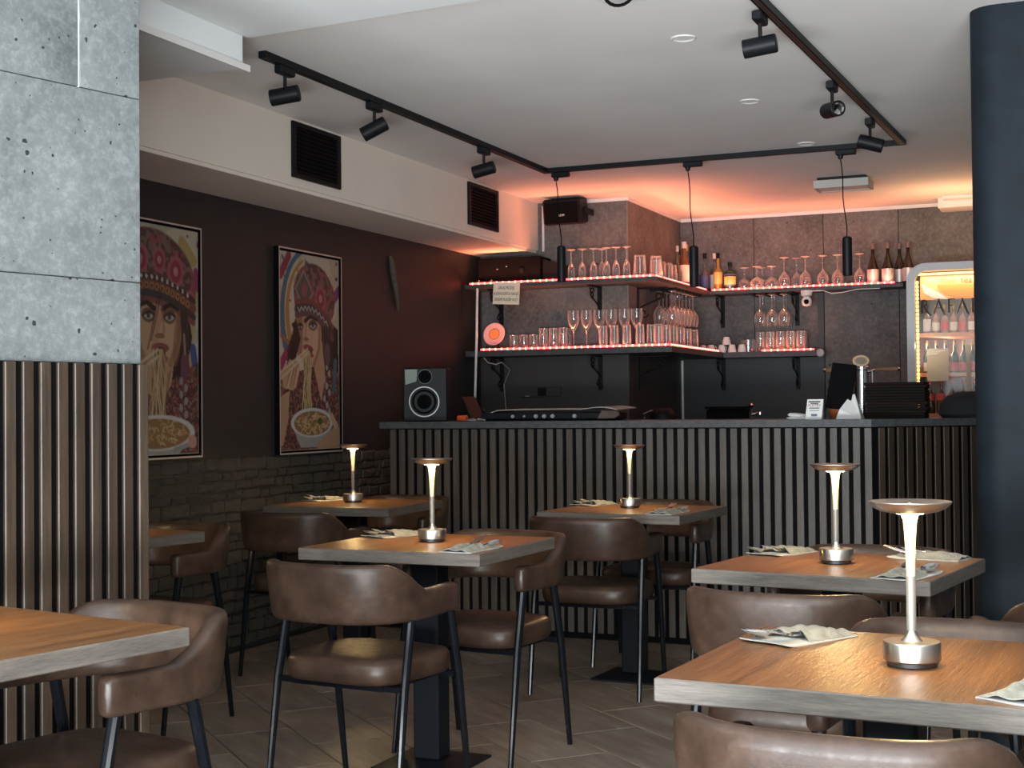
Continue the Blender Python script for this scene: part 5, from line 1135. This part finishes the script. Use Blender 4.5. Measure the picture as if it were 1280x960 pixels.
    bowl(A, 0.53, 1.43, 0.35, 0.125, 8, 1.64); A.put(A.ell(0.66, 1.42, 0.04, 0.03), (0.05, 0.11, 0.03))
    A.put(A.poly([(0.60, 1.62), (0.85, 1.50), (0.95, 1.42), (1.0, 1.5), (1.0, VH), (0.62, VH)]), SK); A.put(A.line([(0.86, 1.38), (0.93, 1.46)], 0.03), SK2)
    return A.a
def art_front():
    A = Art(CREAM); backdrop(A, 17)
    A.put(A.line([(0.97, 0.45), (0.86, 0.95), (0.97, 1.1)], 0.05), (0.40, 0.32, 0.16)); A.put(A.line([(0.93, 0.88), (0.96, 1.02)], 0.04), (0.05, 0.09, 0.25)); A.put(A.line([(0.80, 0.10), (0.93, 0.22)], 0.05), (0.42, 0.30, 0.12)); A.put(A.line([(0.97, 0.3), (0.99, 0.42)], 0.03), (0.28, 0.05, 0.10))
    A.put(A.poly([(0.05, 0.5), (0.85, 0.5), (0.92, 0.80), (0.86, 1.0), (0.84, 1.4), (0.10, 1.4), (0.0, 0.9)]), HAIR)
    dress(A, [(0, 1.15), (0.35, 1.12), (0.62, 1.15), (0.80, 1.05), (1.0, 0.98), (1, VH), (0, VH)], 41)
    A.put(A.poly([(0.30, 0.95), (0.72, 0.85), (0.66, 1.15), (0.52, 1.30), (0.36, 1.2)]), SK); A.put(A.line([(0.66, 0.98), (0.58, 1.25)], 0.02), SKD, 0.7)
    A.put(A.ell(0.50, 0.72, 0.29, 0.38, 0, 0.05), SK); A.put(A.ell(0.62, 0.80, 0.11, 0.17, 0.3), SK2, 0.6); A.put(A.ell(0.74, 0.80, 0.05, 0.22, 0.15), SKD, 0.6)
    hat(A, 0.44, 0.42, 0.53, 0.39, 0.12, 51, 0.49 + 0.72 * (gu - 0.42) ** 2)
    for x, y, r in ((0.30, 0.26, 0.09), (0.52, 0.25, 0.075), (0.72, 0.32, 0.095), (0.90, 0.53, 0.065), (0.12, 0.34, 0.08)): rosette(A, x, y, r)
    bd = lambda dy, w, col: A.put(A.line([(0.02 + 0.092 * k, 0.535 + dy - 0.13 * math.sin(PI * (k + 1) / 13) + 0.014 * k) for k in range(11)], w), col)
    bd(-0.09, 0.025, (0.05, 0.03, 0.03)); bd(-0.035, 0.034, (0.17, 0.07, 0.045)); bd(0.03, 0.030, (0.05, 0.045, 0.045)); bd(0.075, 0.022, (0.20, 0.07, 0.065))
    for k in range(14):
        x = 0.06 + 0.062 * k; y = 0.500 - 0.13 * math.sin(PI * (k * 0.70 + 1) / 13) + 0.0095 * k
        A.put(A.ell(x, y - 0.055, 0.014, 0.017), (0.50, 0.48, 0.46)); A.put(A.ell(x, y + 0.01, 0.024, 0.026), (0.42, 0.20, 0.06)); A.put(A.ell(x, y + 0.01, 0.014, 0.016), (0.10, 0.04, 0.03))
    A.put(A.ell(0.36, 0.80, 0.07, 0.16, -0.3), SK2, 0.5); A.put(A.line([(0.24, 0.62), (0.25, 0.84), (0.36, 1.02)], 0.03), SKD, 0.6); A.put(A.line([(0.76, 0.62), (0.745, 0.82), (0.65, 1.0)], 0.025), SKD, 0.6)
    for k in range(8): A.put(A.line([(0.78 + 0.012 * k, 0.60), (0.80 + 0.010 * k, 0.85), (0.76 + 0.016 * k, 1.1)], 0.008), (0.06, 0.04, 0.035) if k % 2 else HAIR)
    for sx in (-1, 1):
        A.put(A.line([(0.51 + sx * 0.05, 0.605), (0.51 + sx * 0.14, 0.565), (0.51 + sx * 0.24, 0.60)], 0.022, 0.012), HAIR); eye(A, 0.515 + sx * 0.125, 0.655, 0.055)
    A.put(A.line([(0.555, 0.60), (0.575, 0.76), (0.56, 0.79)], 0.012), SKD, 0.5); A.put(A.ell(0.525, 0.80, 0.06, 0.02), SKD, 0.85)
    for pts in ([(0.52, 0.46), (0.47, 0.64), (0.38, 0.90)], [(0.55, 0.46), (0.50, 0.62), (0.42, 0.84)], [(0.36, 0.47), (0.30, 0.60), (0.27, 0.76)]): A.put(A.line(pts, 0.005), HAIR)
    A.put(A.ell(0.53, 0.885, 0.105, 0.035), (0.26, 0.075, 0.07)); A.put(A.ell(0.53, 0.92, 0.06, 0.04), (0.04, 0.010, 0.010)); A.put(A.ell(0.54, 0.965, 0.085, 0.030), (0.32, 0.11, 0.10))
    noodles(A, 0.44, 0.58, 0.90, 1.50, 6, 14)
    for dy in (0, 0.05): A.put(A.line([(0.10, 1.10 + dy), (0.50, 0.90 + dy)], 0.011), (0.55, 0.44, 0.29))
    A.put(A.ell(0.83, 1.02, 0.055, 0.11), (0.14, 0.05, 0.07)); A.put(A.line([(0.82, 0.78), (0.83, 0.92)], 0.012), (0.3, 0.2, 0.15))
    for k in range(9): A.put(A.ell(0.78 + 0.06 * (k % 2), 1.12 + 0.05 * k, 0.022, 0.03), (0.26, 0.23, 0.22))
    bowl(A, 0.50, 1.50, 0.45, 0.13, 9, 1.66); A.put(A.line([(0.70, 1.625), (0.88, 1.59)], 0.018), (0.28, 0.28, 0.28)); A.put(A.ell(0.92, 1.57, 0.055, 0.05), (0.50, 0.28, 0.22))
    return A.a
def picture(y0, y1, z0, z1, art, lab):
    w, h = y1 - y0, z1 - z0
    t = thing('framed_picture', lab, 'picture', (XL + 0.001, (y0 + y1) / 2, (z0 + z1) / 2), 0, 'framed noodle pictures')
    f = 0.009
    MB().box(0, -w / 2, -h / 2, 0.034, -w / 2 + f, h / 2).box(0, w / 2 - f, -h / 2, 0.034, w / 2, h / 2).box(0, -w / 2 + f, h / 2 - f, 0.034, w / 2 - f, h / 2).box(0, -w / 2 + f, -h / 2, 0.034, w / 2 - f, -h / 2 + f).build('frame', [M['champagne'], M['rubber']], t, smooth=False)
    for p in t.children[0].data.polygons: p.material_index = 0 if p.normal.x > 0.9 else 1  # frame sides painted matt black for the shade on them
    MB().box(0, -w / 2 + f, -h / 2 + f, 0.008, w / 2 - f, h / 2 - f).build('backing', M['rubber'], t)
    g = 0.016; iw, ih = w - 2 * f - g * 2 + 0.02, h - 2 * f - g * 2 + 0.01
    vs = np.stack([np.full(gu.shape, 0.022), (gu - 0.5) * iw, (0.5 - gv / VH) * ih], -1).reshape(-1, 3)
    idx = np.arange((NY + 1) * (NX + 1)).reshape(NY + 1, NX + 1)
    fc = np.stack([idx[:-1, :-1], idx[1:, :-1], idx[1:, 1:], idx[:-1, 1:]], -1).reshape(-1, 4)
    me = bpy.data.meshes.new('print'); me.from_pydata(vs.tolist(), [], fc.tolist())
    at = me.color_attributes.new('print', 'FLOAT_COLOR', 'POINT')
    col = np.ones((vs.shape[0], 4), np.float32); col[:, :3] = art.reshape(-1, 3) * 0.78; at.data.foreach_set('color', col.ravel())
    me.materials.append(M['print']); me.update()
    c_ = link('printed_canvas', me, t)
    MB().box(0.008, -iw / 2, -ih / 2, 0.0215, iw / 2, ih / 2).build('canvas_edge', M['rubber'], c_)
picture(5.10, 5.768, 1.004, 2.131, art_front(), 'framed print of a patterned-hat woman eating noodles, partly hidden by the pillar')
picture(6.467, 7.139, 0.990, 2.119, art_profile(), 'framed print of a patterned-hat woman lifting noodles, wholly visible on the dark wall')
